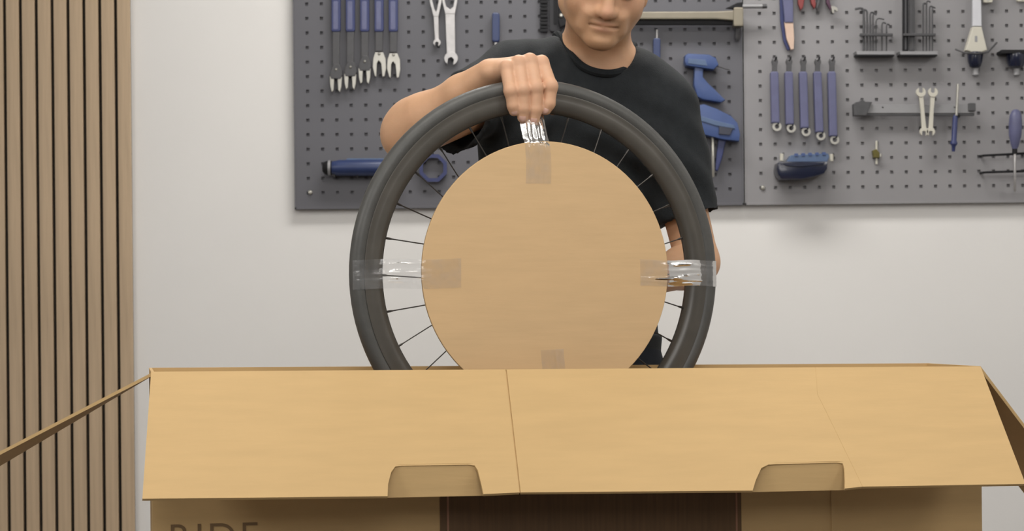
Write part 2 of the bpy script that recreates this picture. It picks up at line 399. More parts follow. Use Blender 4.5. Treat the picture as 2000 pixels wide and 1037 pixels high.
t = thing('black_gauge', WP(1100, 0, 0.03), 'black tool with one bright rivet, close beside the jaw', 'tool')
prof('body', [(1092, -100), (1125, -100), (1125, 30), (1112, 46), (1094, 54), (1090, 40)], 0.034, 0.012, 'black', t, 0.003)
c = WP(1096, 30, 0.036); bm = bmesh.new()
bm_lathe(bm, c + Vector((0, .004, 0)), c + Vector((0, -.003, 0)), [(0, .0055), (.6, .0055), (1, .003)], 12); from_bm('rivet', bm, M['bright'], t, True)
hook(1108, -90, 0.022, board_l)

# horizontal alignment gauge right of the head
t = thing('alignment_gauge', WP(1320, 30, 0.04), 'long beige bar gauge lying across the boards right of the head', 'gauge')
prof('beam', [(1160, 23), (1400, 22), (1437, 20), (1437, 40), (1400, 37), (1160, 37)], 0.05, 0.022, 'alu', t, 0.003)
prof('end_block', rrect(1433, 14, 1452, 51, 3), 0.058, 0.034, 'alu', t, 0.003)
prof('beam_shadow_strip', rrect(1160, 38, 1434, 48, 2), 0.036, 0.014, 'black', t, 0.001)  # black strip standing in for the shadow under the beam
rod('probe', (1450, 12.5), (1489, 12.5), 4.2, 0.048, 'alu_grey', t)
rod('probe_knob', (1488, 12.5), (1498, 12), 4.5, 0.046, 'gunmetal', t)
prof('clamp_lever', [(1418, 16), (1440, 5), (1450, 4), (1450, 15), (1436, 17)], 0.05, 0.014, 'black', t, 0.002)
rod('peg', (1441, 50), (1440, 80), 6, 0.02, 'gunmetal', t, [(0, 6), (.8, 6), (1, 3)])
hook(1380, 33, 0.03, board_l); hook(1250, 33, 0.03, board_l)

t = thing('hex_driver', WP(1284, 90, 0.02), 'slim blue driver on the dark board just above the far shoulder', 'tool')
prof('handle', rrect(1276, 74, 1290, 122, 4), 0.026, 0.016, 'denim', t, 0.003)
rod('blade', (1283, 76), (1283, 58), 2.2, 0.018, 'steel', t); hook(1283, 80, 0.008, board_l)

# two blue moulded tools by the shoulder
t = thing('cable_cutter', WP(1372, 150, 0.02), 'blue moulded tool with hammer-like head, above the other blue one', 'tool')
prof('head', [(1338, 108), (1344, 104), (1385, 106), (1399, 113), (1404, 126), (1394, 136), (1366, 132), (1340, 128), (1337, 120)], 0.05, 0.04, 'blue', t, 0.006, True)
prof('head_inset', [(1344, 114), (1378, 117), (1382, 129), (1344, 124)], 0.051, 0.004, 'teal', t, 0.001)
prof('neck', [(1357, 128), (1374, 132), (1373, 150), (1385, 164), (1404, 182), (1417, 195), (1409, 200), (1372, 194), (1362, 188), (1355, 165)], 0.042, 0.03, 'blue', t, 0.005, True)
rod('wire', (1400, 129), (1426, 137), 1.2, 0.03, 'gunmetal', t); hook(1365, 120, 0.012, board_l)
t = thing('tube_cutter', WP(1405, 240, 0.02), 'blue broad-handled tool with silver shaft, below the hammer-like blue one', 'tool')
prof('handle', [(1364, 206), (1375, 203), (1400, 212), (1428, 226), (1441, 240), (1446, 262), (1444, 276), (1410, 272), (1372, 262), (1364, 240)], 0.045, 0.036, 'blue', t, 0.005, True)
prof('grip_ridge', [(1368, 226), (1400, 236), (1434, 244), (1436, 252), (1400, 246), (1368, 236)], 0.048, 0.006, 'teal', t, 0.0015)
prof('jaw', [(1404, 246), (1432, 250), (1426, 264), (1404, 262)], 0.049, 0.006, 'darknavy', t, 0.001)
rod('shaft', (1392, 262), (1393, 346), 2.8, 0.03, 'bright', t)
prof('lower_grip', [(1404, 268), (1419, 271), (1410, 310), (1402, 334), (1397, 332), (1400, 300)], 0.028, 0.014, 'navy', t, 0.003)
hook(1385, 220, 0.012, board_l)

# blue pump low on the dark board
t = thing('torque_driver', WP(700, 328, 0.02), 'blue round-barrelled tool lying horizontally low on the dark board', 'tool')
rod('barrel', (645, 328), (795, 327), 15, 0.032, 'denim', t, [(0, 11), (.03, 13), (.12, 15.5), (.5, 16), (.97, 16), (1, 14)], 18)
rod('end_cap', (630, 328), (648, 328), 14, 0.032, 'black', t, [(0, 7), (.2, 12), (.6, 14.5), (1, 14)], 18)
rod('band', (641, 328), (646, 328), 15, 0.032, 'alu_grey', t, [(0, 14.8), (.5, 15), (1, 14.8)], 18)
prof('clip', rrect(676, 309, 760, 319, 3), 0.036, 0.012, 'teal', t, 0.002)
for x in (655, 700, 780): hook(x, 346, 0.034, board_l)
t = thing('strap_wrench_ring', WP(845, 328, 0.02), 'dark blue eight-sided ring tool seen between spokes under the sleeve', 'tool')
annulus('ring', 846, 328, 29, 21.5, 0.022, 0.016, 'navy', t, 8, 1.0, PI / 8)
hook(846, 302, 0.02, board_l)

# blade tool and pliers at the top of the grey board
t = thing('scraper', WP(1540, 40, 0.02), 'blue-grey handled scraper with pale peach tip hanging on the grey board', 'tool')
prof('handle', [(1521, -80), (1549, -80), (1549.5, 44), (1533, 44), (1531, 20), (1529, 0)], 0.03, 0.016, 'slateblue', t, 0.003)
prof('tip', [(1532, 43), (1549.5, 43), (1551.5, 75), (1550.5, 96), (1545, 97), (1536.5, 76)], 0.027, 0.01, 'peach', t, 0.002)
prof('scraper_shadow', [(1521, -80), (1531, -80), (1531, 40), (1536, 78), (1544, 97), (1538, 98), (1530, 80), (1524, 40)], 0.016, 0.008, 'navy', t, 0.002)  # dark shape modelled as the shadow along the scraper's left side
hook(1538, -70, 0.014, board_r)
t = thing('pliers', WP(1575, 0, 0.02), 'red-handled pliers whose grip ends hang at the top of the board', 'pliers')
for s, pts in ((0, [(1555, -90), (1566, -90), (1574, -20), (1569, 14), (1564, 20), (1559, 8), (1558, -20)]), (1, [(1572, -90), (1582, -90), (1590, -20), (1594, 10), (1591, 17), (1585, 8), (1580, -20)])):
    g = prof('grip', pts, 0.028, 0.014, 'red', t, 0.003)
prof('joint', ring_pts(1569, -90, 12, 12), 0.026, 0.012, 'steel', t, 0.001); hook(1569, -80, 0.014, board_r)
t = thing('pliers', WP(1612, 0, 0.02), 'dark plum-handled pliers with small silver fork, beside the red ones', 'pliers')
prof('grip', [(1604, -90), (1612, -90), (1607, -10), (1601, 10), (1596, 20), (1594, 14), (1598, -10)], 0.026, 0.012, 'gunmetal', t, 0.003)
prof('grip', [(1610, -90), (1618, -90), (1619, -10), (1622, 8), (1626, 15), (1622, 20), (1614, 6)], 0.026, 0.012, 'plum', t, 0.003)
prof('fork_tip', [(1623, 12), (1630, 12), (1636, 16), (1636, 22), (1633, 22), (1631, 19), (1629, 20), (1629.5, 26), (1626, 25)], 0.03, 0.008, 'bright', t, 0.0008)
prof('joint', ring_pts(1612, -92, 11, 12), 0.024, 0.01, 'steel', t, 0.001); hook(1612, -84, 0.012, board_r)

# two racks of hex keys
def key_rack(x0, x1, lab):
    t = thing('key_rack', WP((x0 + x1) / 2, 104, 0.02), lab, 'rack', 'hex key racks on the grey board')
    bm = bmesh.new()
    bm_prism(bm, [WP(x0, 100, 0.05), WP(x1, 100, 0.05), WP(x1 - 1, 107, 0.05), WP(x0 + 2, 107, 0.05)], Vector((0, .049, 0)), 0.001)
    from_bm('tray', bm, M['alu_grey'], t)
    prof('tray_lip', rrect(x0 - 1, 106, x1 - 1, 109.5, 1), 0.05, 0.03, 'black', t, 0.0006)
    prof('holder_bar', rrect(x0 + 8, 65, x1 - 4, 70, 1), 0.05, 0.012, 'gunmetal', t, 0.001)
    for x in (x0 + 10, x1 - 7): rod('arm', (x, 67.5), (x, 67.5), 2, 0.05, 'gunmetal', t, out2=-0.001)
    return t
def hex_key(x, ytop, foot, wpx, lab, m='gunmetal', ybot=99.5):
    t = thing('hex_key', WP(x, ybot, 0.03), lab, 'hex key', 'hex keys in the racks')
    bm = bmesh.new()
    pts = [WP(x, ybot, 0.031), WP(x, ytop + 5, 0.031), WP(x + foot * .15, ytop + 1, 0.031), WP(x + foot * .4, ytop, 0.031), WP(x + foot, ytop + 2, 0.031)]
    bm_tube(bm, pts, PXM(wpx / 2), 6); from_bm('shank', bm, M[m], t)
    return t
key_rack(1672, 1748, 'grey tray rack with bar holding graded short hex keys')
for (x, yt, f, w_, lab) in ((1687, 16, -17, 4.5, 'tallest hex key with foot turned toward the pliers, in the first rack'),
                           (1693.5, 19, -12, 4, 'second tallest hex key, beside the tallest in the first rack'),
                           (1699.5, 24, 8, 3.6, 'third hex key in the first rack, foot turned sideways'),
                           (1705, 27, 7, 3.3, 'fourth hex key of medium height in the first rack'),
                           (1711, 36, 16, 2.6, 'slim hex key with long foot in the middle of the first rack'),
                           (1722.5, 44, 8, 3.2, 'short hex key, fifth step down in the first rack'),
                           (1731.5, 47, 6, 3, 'shortest hex key at the end of the first rack')):
    hex_key(x, yt, f, w_, lab)
key_rack(1757, 1832, 'grey tray rack holding two broad black bars and thin keys')
for x, wd, lab in ((1769, 11, 'broad black flat bar standing in the second key rack, outer one'), (1781.5, 10, 'broad black flat bar in the second key rack, next to thin keys')):
    t = thing('flat_bar', WP(x, 99, 0.03), lab, 'bar', 'black bars in the second rack')
    prof('bar', rrect(x - wd / 2, -80, x + wd / 2, 99.5, 1), 0.036, 0.010, 'gunmetal' if x > 1775 else 'black', t, 0.0015)
    prof('ridge', rrect(x - 1.5, -78, x + 1.5, 97, 1), 0.038, 0.004, 'gunmetal', t, 0.0005)
for (x, yt, f, w_, lab) in ((1803, 6, 6, 3.4, 'long thin hex key next to the black bars in the second rack'),
                           (1809.5, 2, 8, 3.2, 'tallest thin hex key in the second rack'),
                           (1815.5, 12, 7, 3, 'third thin hex key in the second rack'),
                           (1821, 14, 6, 2.8, 'last thin hex key in the second rack, hooked top')):
    hex_key(x, yt, f, w_, lab, 'gunmetal')

# white flared tool on its black peg, and the second peg
t = thing('flared_spatula', WP(1907, 80, 0.03), 'white tool with flat handle and flared cream foot standing on a black peg', 'tool')
prof('handle', [(1901, -90), (1914.5, -90), (1917.5, 51), (1900, 51)], 0.034, 0.014, 'whiteplastic', t, 0.002)
f_ = prof('flared_foot', [(1900, 52), (1917.5, 52), (1928.5, 98), (1916, 102), (1899, 102), (1886, 98)], 0.04, 0.026, 'cream', t, 0.003)
prof('slot', rrect(1904, 70, 1909, 82, 1.5), 0.0405, 0.001, 'alu_grey', f_, 0)
def bowl_peg(x, r, lab, plate):
    t = thing('peg_holder', WP(x, 118, 0.02), lab, 'peg', 'black peg holders on the grey board')
    bm = bmesh.new(); bm_lathe(bm, WP(x, 102, 0.024), WP(x - 1, 133, 0.024), [(0, PXM(r)), (.15, PXM(r * 1.06)), (.6, PXM(r * .95)), (.9, PXM(r * .75)), (1, PXM(r * .45))], 18)
    from_bm('cup', bm, M['darknavy'], t, True)
    if plate: prof('plate', rrect(x - plate, 97, x + plate, 104, 2), 0.05, 0.05, 'black', t, 0.001)
    else:
        bm = bmesh.new(); bm_tube(bm, [WP(1866, 96, .03), WP(1884, 103, .045), WP(1906, 105, .05), (WP(1930, 102, .045)), WP(1947, 83, .03)], 0.0022, 8); from_bm('prong', bm, M['gunmetal'], t, True)
    rod('clear_tip', (x, 132), (x + 1, 150), 6, 0.02, 'alu_grey', t, [(0, 7), (.5, 6), (.8, 7), (1, 3)])
    hook(x, 118, 0.012, board_r); return t
bowl_peg(1905, 14.5, 'black round peg cup under the white flared tool', 0)
bowl_peg(1985, 19, 'wide black peg cup with flat plate, right of the flared tool', 30)
for x, yb, lab in ((1930, 5, 'white clip end at the top of the board beside the flared handle'), (1996, 3, 'white clip end at the top corner of the frame, far right')):
    t = thing('white_clip', WP(x, 0, 0.02), lab, 'clip', 'white clips at the top of the grey board')
    prof('body', rrect(x - 9, -60, x + 9, yb, 3), 0.024, 0.012, 'cream', t, 0.002); prof('rib', rrect(x - 2, -50, x + 2, yb - 4, 1), 0.026, 0.003, 'whiteplastic', t, 0.0004)
    hook(x, -50, 0.012, board_r)

# five ring wrenches
RW = [(1513, 238, 1516), (1541, 241, 1544), (1569, 248, 1573), (1597, 256, 1602), (1625, 264, 1629)]
RWL = ['slate-blue grip wrench, shortest, first of the five beside the board seam', 'slate-blue grip wrench, second of the five from the seam', 'slate-blue grip wrench, middle of the five on the grey board',
       'slate-blue grip wrench, fourth from the seam, second longest', 'slate-blue grip wrench, longest, last of the five below the pliers']
for (x, yb, xb), lab in zip(RW, RWL):
    t = thing('ring_wrench', WP(x, yb, 0.03), lab, 'wrench', 'blue grip wrenches on the grey board')
    prof('top_jaw', [(x - 5, 143), (x - 4, 128), (x - 6, 120), (x - 4, 114), (x - 1, 121), (x + 2, 121), (x + 5, 114), (x + 7, 120), (x + 5, 128), (x + 5, 143)], 0.034, 0.01, 'gunmetal', t, 0.0008)
    prof('grip', [(x - 8, 142), (x - 5, 139), (x + 5, 139), (x + 8, 142), (xb + 7, yb + 2), (xb - 9, yb + 2)], 0.036, 0.018, 'slateblue', t, 0.004)
    annulus('ring_end', xb + 1.5, yb + 9, 9, 4.5, 0.03, 0.012, 'bright', t, 16)
    hook(xb + 1.5, yb + 5.5, 0.03, board_r); hook(x, 118, 0.03, board_r)

# ruler gauge with clamp
t = thing('ruler_gauge', WP(1785, 213, 0.03), 'grey metal ruler bar with dark clamp lying across the grey board', 'gauge')
prof('rule', rrect(1672, 204, 1904, 221, 1.5), 0.032, 0.008, 'alu_grey', t, 0.001)
prof('clamp', [(1667, 203), (1672, 199), (1678, 198), (1684, 193), (1690, 198), (1704, 199), (1700, 206), (1692, 226), (1668, 226)], 0.044, 0.024, 'gunmetal', t, 0.002)
prof('end_stop', rrect(1892, 201, 1906, 217, 2), 0.04, 0.016, 'gunmetal', t, 0.002)
prof('lower_edge', rrect(1672, 221, 1903, 226, 1), 0.030, 0.012, 'gunmetal', t, 0.0006)
for x in (1720, 1860): hook(x, 215, 0.028, board_r)
for x, xb, lab in ((1799, 1805, 'white steel open spanner crossing the ruler bar, nearer its clamp'), (1822.5, 1818, 'white steel open spanner crossing the ruler bar, nearer the thin driver')):
    t = thing('open_spanner', WP(x, 215, 0.04), lab, 'spanner', 'white open spanners over the ruler')
    ang = math.degrees(math.atan2(xb - x, 80))
    prof('shank', [(x - 4.5, 184), (x + 4.5, 184), (x + (xb - x) * .5 + 3.5, 215), (xb + 4.5, 252), (xb - 4.5, 252), (x + (xb - x) * .5 - 3.5, 215)], 0.05, 0.007, 'cream', t, 0.0012)
    prof('upper_jaw', open_jaw(x, 180, 9.5, 180, .42, 1.0), 0.052, 0.009, 'cream', t, 0.0008)
    prof('lower_jaw', open_jaw(xb, 257, 8.5, 0, .42, 1.0), 0.052, 0.009, 'cream', t, 0.0008)
    hook(x, 186, 0.043, board_r)
t = thing('thin_driver', WP(1868, 225, 0.03), 'thin silver-shafted driver with slim navy handle hanging past the ruler bar', 'screwdriver')
rod('shaft', (1871, 164), (1868, 226), 2.6, 0.045, 'bright', t)
rod('handle', (1866, 224), (1862, 296), 5, 0.04, 'navy', t, [(0, 3), (.08, 5), (.7, 5), (.75, 7), (.8, 7), (.85, 4), (1, 3)])
hook(1868, 230, 0.035, board_r)

# oval handled screwdriver in its wire rack
t = thing('wire_rack', WP(1985, 318, 0.03), 'black wire rack of two rails low on the grey board', 'rack')
for (ya, yb) in ((305, 296), (338, 332)):
    bm = bmesh.new(); bm_tube(bm, [WP(1915, ya, 0.0), WP(1921, ya - 1, 0.03), WP(1926, ya - 1.5, 0.036), WP(2070, yb, 0.036), WP(2076, yb, 0.0)], 0.0032, 8); from_bm('rail', bm, M['black'], t, True)
t = thing('oval_screwdriver', WP(1983, 290, 0.03), 'screwdriver with fat oval slate-blue handle resting in the wire rack', 'screwdriver')
rod('handle', (1984, 214), (1982, 292), 12, 0.052, 'slateblue', t, [(0, 4), (.04, 8), (.15, 11.5), (.4, 13), (.65, 12), (.88, 8), (1, 4.5)], 18)
rod('shaft', (1982, 291), (1982, 374), 2.6, 0.052, 'steel', t)
rod('collar', (1982, 288), (1982, 300), 5, 0.052, 'black', t)

# navy box tool low on the grey board
t = thing('chain_scrubber', WP(1570, 330, 0.03), 'glossy dark navy box tool with notched blue top, below the blue grip wrenches', 'tool')
prof('body', [(1519, 318), (1524, 315), (1617, 315), (1616, 330), (1610, 339), (1590, 345), (1566, 350), (1526, 350), (1520, 342), (1517, 330)], 0.07, 0.069, 'darknavy', t, 0.006, True)
prof('highlight_rim', [(1530, 319), (1612, 317), (1608, 322), (1560, 326), (1534, 324)], 0.072, 0.006, 'darknavy', t, 0.0015)
prof('top_shell', [(1536, 317), (1545, 303), (1617, 299), (1620, 306), (1616, 316)], 0.055, 0.05, 'teal', t, 0.002)
for k in range(5):
    x = 1552 + k * 13.5; prof('notch', rrect(x, 299.5 - k * 0.6, x + 7, 305.5 - k * .6, 1), 0.057, 0.01, 'blue', t, 0.0006)
for x, y in ((1527, 305), (1624, 306)): rod('peg', (x, y - 5), (x, y + 9), 4, 0.03, 'cream', t)
for x, y in ((1527, 305), (1624, 306)): hook(x, y, 0.028, board_r)

t = thing('brass_hook', WP(1711, 298, 0.0), 'tiny olive brass hook alone on the grey board beneath the ruler', 'hook')
rod('stem', (1712, 275), (1712, 321), 2.2, 0.008, 'cream', t)
prof('plate', [(1704, 294), (1712, 291), (1718, 298), (1718, 308), (1706, 308)], 0.016, 0.016, 'brass', t, 0.0012)
rod('tip', (1720, 300), (1720, 306), 2.5, 0.018, 'bright', t)

# ------------------------------------------------------------------ the cardboard box
FL = P(295, 726, 3.50); FR = P(1915, 715, 3.76)
ax = (FR - FL); a_h = Vector((ax.x, ax.y, 0)).normalized(); n_h = Vector((a_h.y, -a_h.x, 0))   # n_h: out of the front
DEPTH, TH = 0.245, 0.005
BL = FL - n_h * DEPTH + Vector((0, 0, .001)); BR = FR - n_h * DEPTH
box = thing('bike_box', (FL + FR) / 2 - n_h * DEPTH / 2 - Vector((0, 0, (FL.z + FR.z) / 2)), 'long open cardboard box with flaps folded outward, printed front', 'box')
def down(p, z=0.0): return Vector((p.x, p.y, z))
def panel_obj(name, quad, off, m='kraft', parent=box, bev=0.0):
    bm = bmesh.new(); bm_prism(bm, quad, off, bev); return from_bm(name, bm, M[m], parent)
fp = panel_obj('front_panel', [FL, FR, down(FR), down(FL)], -n_h * TH)
panel_obj('back_panel', [BL, BR, down(BR), down(BL)], n_h * TH, 'kraft')
panel_obj('end_panel', [FL - n_h * TH, BL + n_h * TH, down(BL + n_h * TH), down(FL - n_h * TH)], a_h * TH)
panel_obj('end_panel', [FR - n_h * TH, BR + n_h * TH, down(BR + n_h * TH), down(FR - n_h * TH)], -a_h * TH)
i_ = TH
panel_obj('bottom_panel', [down(FL) - n_h * i_ + a_h * i_, down(FR) - n_h * i_ - a_h * i_, down(BR) + n_h * i_ - a_h * i_, down(BL) + n_h * i_ + a_h * i_], Vector((0, 0, TH)), 'kraft_in')
# printing on the front
def on_front(px, py, out=0.0): return on_plane(px, py, FL + n_h * out, n_h)
def front_print(name, x0, x1, ytop, zbot, m, out):
    p0 = on_front(x0, ytop, out); p1 = on_front(x1, ytop, out)
    return panel_obj(name, [p0, p1, down(p1, zbot), down(p0, zbot)], -n_h * (out - 0.0001), m, fp)
front_print('printed_panel', 858, 1447, 900, 0.16, 'print', 0.0006)
front_print('print_border', 872, 876, 900, 0.16, 'print_line', 0.0010)
front_print('print_border', 1436, 1439.5, 900, 0.16, 'print_line', 0.0010)
sm = on_front(1622, 900, 0.001); sm2 = on_front(1628, 900, 0.001)
front_print('seam_ridge', 1622, 1629, 800, 0.002, 'kraft', 0.0022)
cu = bpy.data.curves.new('lettering', 'FONT'); cu.body = 'RIDE'; cu.extrude = 0.0003; cu.size = 0.068; cu.space_character = 1.12; cu.offset = -0.0006
to = bpy.data.objects.new('lettering_source', cu)
lm = bpy.data.meshes.new_from_object(to); bpy.data.objects.remove(to); bpy.data.curves.remove(cu)
org = on_front(334, 1079, 0.0006); xs_ = [v.co.x for v in lm.vertices]
target_w = (on_front(503, 1030) - on_front(333, 1030)).length
kx = target_w / (max(xs_) - min(xs_)); x0_ = min(xs_)
for v in lm.vertices:
    c = v.co.copy(); v.co = org + a_h * ((c.x - x0_) * kx) + Vector((0, 0, c.y)) + n_h * c.z
lt = link('lettering', lm, M['ink'], fp)

# front flap, folded outward and sloping down toward the camera
fBL = FL + n_h * 0.190 + Vector((-0.016, 0, 0)); fBR = FR + n_h * 0.187
fBL.z = P(278, 974, fBL.y).z; fBR.z = P(2003, 945, fBR.y).z
ft = -n_h * 0.0 ; e1 = (fBR - fBL).normalized(); e2 = ((fBL + fBR) / 2 - (FL + FR) / 2).normalized()
fn = e1.cross(e2).normalized()
if fn.z < 0: fn = -fn
def of(px, py, lift=0.0): return on_plane(px, py, (FL + FR + fBL + fBR) / 4 + fn * lift, fn)
N1 = [(757, 969), (758, 945), (764, 922), (772, 911), (785, 909.5), (915, 907.5), (927, 909), (933, 918), (940, 945), (944, 965)]
N2 = [(1470, 958), (1476, 938), (1487, 914), (1500, 907.5), (1515, 906.5), (1635, 903.5), (1646, 905), (1649, 915), (1650, 935), (1650, 954)]
flap = None
bm = bmesh.new()
def flap_poly(pts, lift, th):
    bm_prism(bm, [of(x, y, lift) for x, y in pts], -fn * th)
def ybot(x): return 974 - 29 * (x - 278) / 1725.0
flap_poly([(295, 726), (987, 721.5), (1014.5, ybot(1014.5))] + N1[::-1] + [(278, 974)], 0, TH)
flap_poly([(989.5, 721.5), (1592, 717.3), (1596, 770), (1640, 860), (1684, ybot(1684))] + N2[::-1] + [(1017, ybot(1017))], 0, TH)
flap_poly([(1593, 717.3), (1915, 715), (2003, 945), (1685, ybot(1685)), (1641, 860), (1597, 770)], 0, TH)
flap_poly([(985, 721.5), (992, 721.5), (1020, ybot(1020)), (1012, ybot(1012))], -0.0025, 0.002)
flap_poly([(1590, 717.3), (1597, 717.3), (1601, 770), (1646, 860), (1690, ybot(1690)), (1680, ybot(1680)), (1636, 860), (1592, 770)], -0.0003, 0.004)
flap = from_bm('front_flap', bm, M['kraft'], box)
# tabs pushed back out of their notches
for N in (N1, N2):
    top = [N[3], N[4], N[5], N[6]]
    hinge = of((N[3][0] + N[6][0]) / 2, (N[3][1] + N[6][1]) / 2, -0.002)
    tn = (n_h * 0.995 + Vector((0, 0, 1)) * 0.0).normalized()
    pts = [(x + (4 if i > 5 else -4 if i < 4 else 0), y + (-3 if 2 < i < 7 else 3)) for i, (x, y) in enumerate(N)]
    bm = bmesh.new(); bm_prism(bm, [on_plane(x, y, hinge, tn) for x, y in pts], -tn * TH)
    o = from_bm('tab', bm, M['kraft'], flap)
# end flaps and back flap
def hinge_flap(name, A, B, out_dir, length, m, shrink=0.0):
    d = out_dir.normalized(); nn = (B - A).normalized().cross(d).normalized()
    if nn.z < 0: nn = -nn
    bm = bmesh.new(); bm_prism(bm, [A, B, B + d * length - (B - A).normalized() * shrink, A + d * length + (B - A).normalized() * shrink], -nn * TH)
    return from_bm(name, bm, M[m], box)
zv = Vector((0, 0, 1))
dl = -a_h * math.cos(math.radians(27.0)) - zv * math.sin(math.radians(27.0))
A_, B_ = FL + Vector((0, 0, -.002)), BL + Vector((0, 0, -.012))
bm = bmesh.new(); bm_prism(bm, [A_, B_, B_ + dl * .34 - zv * .022, A_ + dl * .34], (dl.cross(B_ - A_)).normalized() * (TH if dl.cross(B_ - A_).z < 0 else -TH))
from_bm('end_flap', bm, M['kraft'], box)
hinge_flap('end_flap', FR, BR, a_h * math.cos(math.radians(52)) - zv * math.sin(math.radians(52)), 0.34, 'kraft')
hinge_flap('back_flap', BL + a_h * .01, BR - a_h * .01, -n_h * math.cos(math.radians(84)) - zv * math.sin(math.radians(84)), 0.27, 'kraft')

# ------------------------------------------------------------------ the wheel
PSI = math.radians(19.0)
WC = P(1050, 535, 3.75)
wheel = thing('wheel', WC, 'black road bicycle wheel with deep rim held upright in the box', 'wheel', None, PSI)
XW = Vector((math.cos(PSI), math.sin(PSI), 0)); YWv = Vector((-math.sin(PSI), math.cos(PSI), 0))
def revolve(name, prof_ry, m, seg=128):
    bm = bmesh.new(); L = []
    for k in range(seg):
        a = 2 * PI * k / seg; c, s = math.cos(a), math.sin(a)
        L.append([bm.verts.new((r * c, y, r * s)) for r, y in prof_ry])
    n = len(prof_ry)
    for k in range(seg):
        A, B = L[k], L[(k + 1) % seg]
        for e in range(n): bm.faces.new((A[e], A[(e + 1) % n], B[(e + 1) % n], B[e]))
    return from_bm(name, bm, M[m], wheel, True, local=True)
ty = []
for k in range(20):
    a = math.radians(-125 + 250 * k / 19); ty.append((0.3255 + 0.0152 * math.cos(a), 0.0148 * math.sin(a)))
ty += [(0.3165, 0.0100), (0.3165, -0.0100)]
revolve('tyre', ty, 'tyre')
rp = [(0.3185, 0.0100), (0.3172, 0.0138), (0.3155, 0.0141), (0.313, 0.0134), (0.306, 0.0143), (0.300, 0.0146), (0.294, 0.0135), (0.288, 0.0108), (0.2835, 0.0065), (0.282, 0.0)]
rp = rp + [(r, -y) for r, y in rp[-2::-1]]
revolve('rim', rp, 'rim')
# hub
bm = bmesh.new(); bm_lathe(bm, Vector((0, -.045, 0)), Vector((0, .05, 0)), [(0, .006), (.03, .009), (.08, .012), (.12, .021), (.17, .021), (.22, .013), (.75, .013), (.8, .024), (.87, .024), (.9, .012), (1, .008)], 24)
from_bm('hub', bm, M['gunmetal'], wheel, True, local=True)
for k in range(28):
    a = 2 * PI * k / 28 + math.radians(.2); side = -1 if k % 2 else 1
    off = math.radians(62 if (k // 2) % 2 else -62)
    p0 = Vector((0.285 * math.cos(a), side * 0.002, 0.285 * math.sin(a)))
    p1 = Vector((0.020 * math.cos(a + off), side * (0.031 if side > 0 else .030), 0.020 * math.sin(a + off)))
    bm = bmesh.new(); bm_lathe(bm, p0, p1, [(0, .0021), (.03, .0021), (.05, .0011), (1, .0011)], 6)
    from_bm('spoke', bm, M['spoke'], wheel, True, local=True)
a = math.radians(-77); bm = bmesh.new()
bm_lathe(bm, Vector((.284 * math.cos(a), 0, .284 * math.sin(a))), Vector((.24 * math.cos(a), 0, .24 * math.sin(a))), [(0, .003), (.7, .003), (.75, .002), (1, .002)], 8)
from_bm('valve', bm, M['steel'], wheel, True, local=True)

# cardboard disc on the front of the wheel
DR = 0.2262; dc = (-0.0015, 0.002)
disc = thing('cardboard_disc', WC + YWv * -0.051 + XW * dc[0] + Vector((0, 0, dc[1])), 'round flat cardboard disc taped across the front of the wheel', 'cardboard disc', None, PSI)
bm = bmesh.new(); bm_lathe(bm, Vector((0, -.0025, 0)), Vector((0, .0025, 0)), [(0, DR - .0006), (.1, DR), (.9, DR), (1, DR - .0006)], 96)
from_bm('sheet', bm, M['kraft_disc'], disc, False, local=True)
bm = bmesh.new(); bm_lathe(bm, Vector((0, -.0016, 0)), Vector((0, .0016, 0)), [(0, DR + .0003), (1, DR + .0003)], 96)
from_bm('cut_edge', bm, M['kraft_edge'], disc, False, local=True)

# clear tape strips
def tape(lab, ang, r_path, width, seed, amp, sh=0.0):
    """ang: direction from the hub; r_path: list of (radius, local y)"""
    rg = np.random.default_rng(seed)
    t = thing('tape_strip', WC + XW * (math.cos(ang) * .24) + Vector((0, 0, math.sin(ang) * .24)) - YWv * 0.05, lab, 'tape', 'clear tape strips on the wheel')
    bm = bmesh.new(); nL, nW = 60, 22
    rr = np.array([q[0] for q in r_path]); yy = np.array([q[1] for q in r_path])
    s = np.concatenate([[0], np.cumsum(np.hypot(np.diff(rr), np.diff(yy)))]); u = np.linspace(0, s[-1], nL)
    R_ = np.interp(u, s, rr); Y_ = np.interp(u, s, yy)
    Y_ = np.convolve(np.pad(Y_, 2, 'edge'), np.ones(5) / 5, 'valid')
    folds = [(rg.uniform(-.4, .4), rg.uniform(-.25, .25), rg.uniform(.016, .05), rg.uniform(.4, 1.0) * amp) for _ in range(8)]
    rad = Vector((math.cos(ang), 0, math.sin(ang))); per = Vector((-math.sin(ang), 0, math.cos(ang)))
    V = []
    for i in range(nL):
        row = []
        f = u[i] / s[-1]; wob = 0.001 * math.sin(9 * f + seed)
        free = math.exp(-((R_[i] - 0.255) / 0.034) ** 2)       # only the free span between disc and rim is creased
        for j in range(nW):
            q = j / (nW - 1) - 0.5
            d = 0
            for (c0, sl, wd, am) in folds:
                d += am * math.exp(-((q - c0 - sl * (f - .5)) / wd) ** 2)
            y = Y_[i] - 0.0006 - d * (0.22 + 0.78 * free) - free * 0.004 * math.sin(PI * (q + .5))
            row.append(bm.verts.new(WC + XW * (rad.x * R_[i] + per.x * (q * width + wob + sh)) + YWv * y + Vector((0, 0, rad.z * R_[i] + per.z * (q * width + wob + sh)))))
        V.append(row)
    for i in range(nL - 1):
        for j in range(nW - 1): bm.faces.new((V[i][j], V[i + 1][j], V[i + 1][j + 1], V[i][j + 1]))
    return from_bm('film', bm, M['tape'], t, True)
zf = -0.0537
tape('clear tape strip at the top of the disc, running up under the fingers', math.radians(90), [(.155, zf), (.224, zf), (.232, -.046), (.268, -.022), (.284, -.0135), (.300, -.0150)], 0.046, 3, 0.0024, 0.0165)
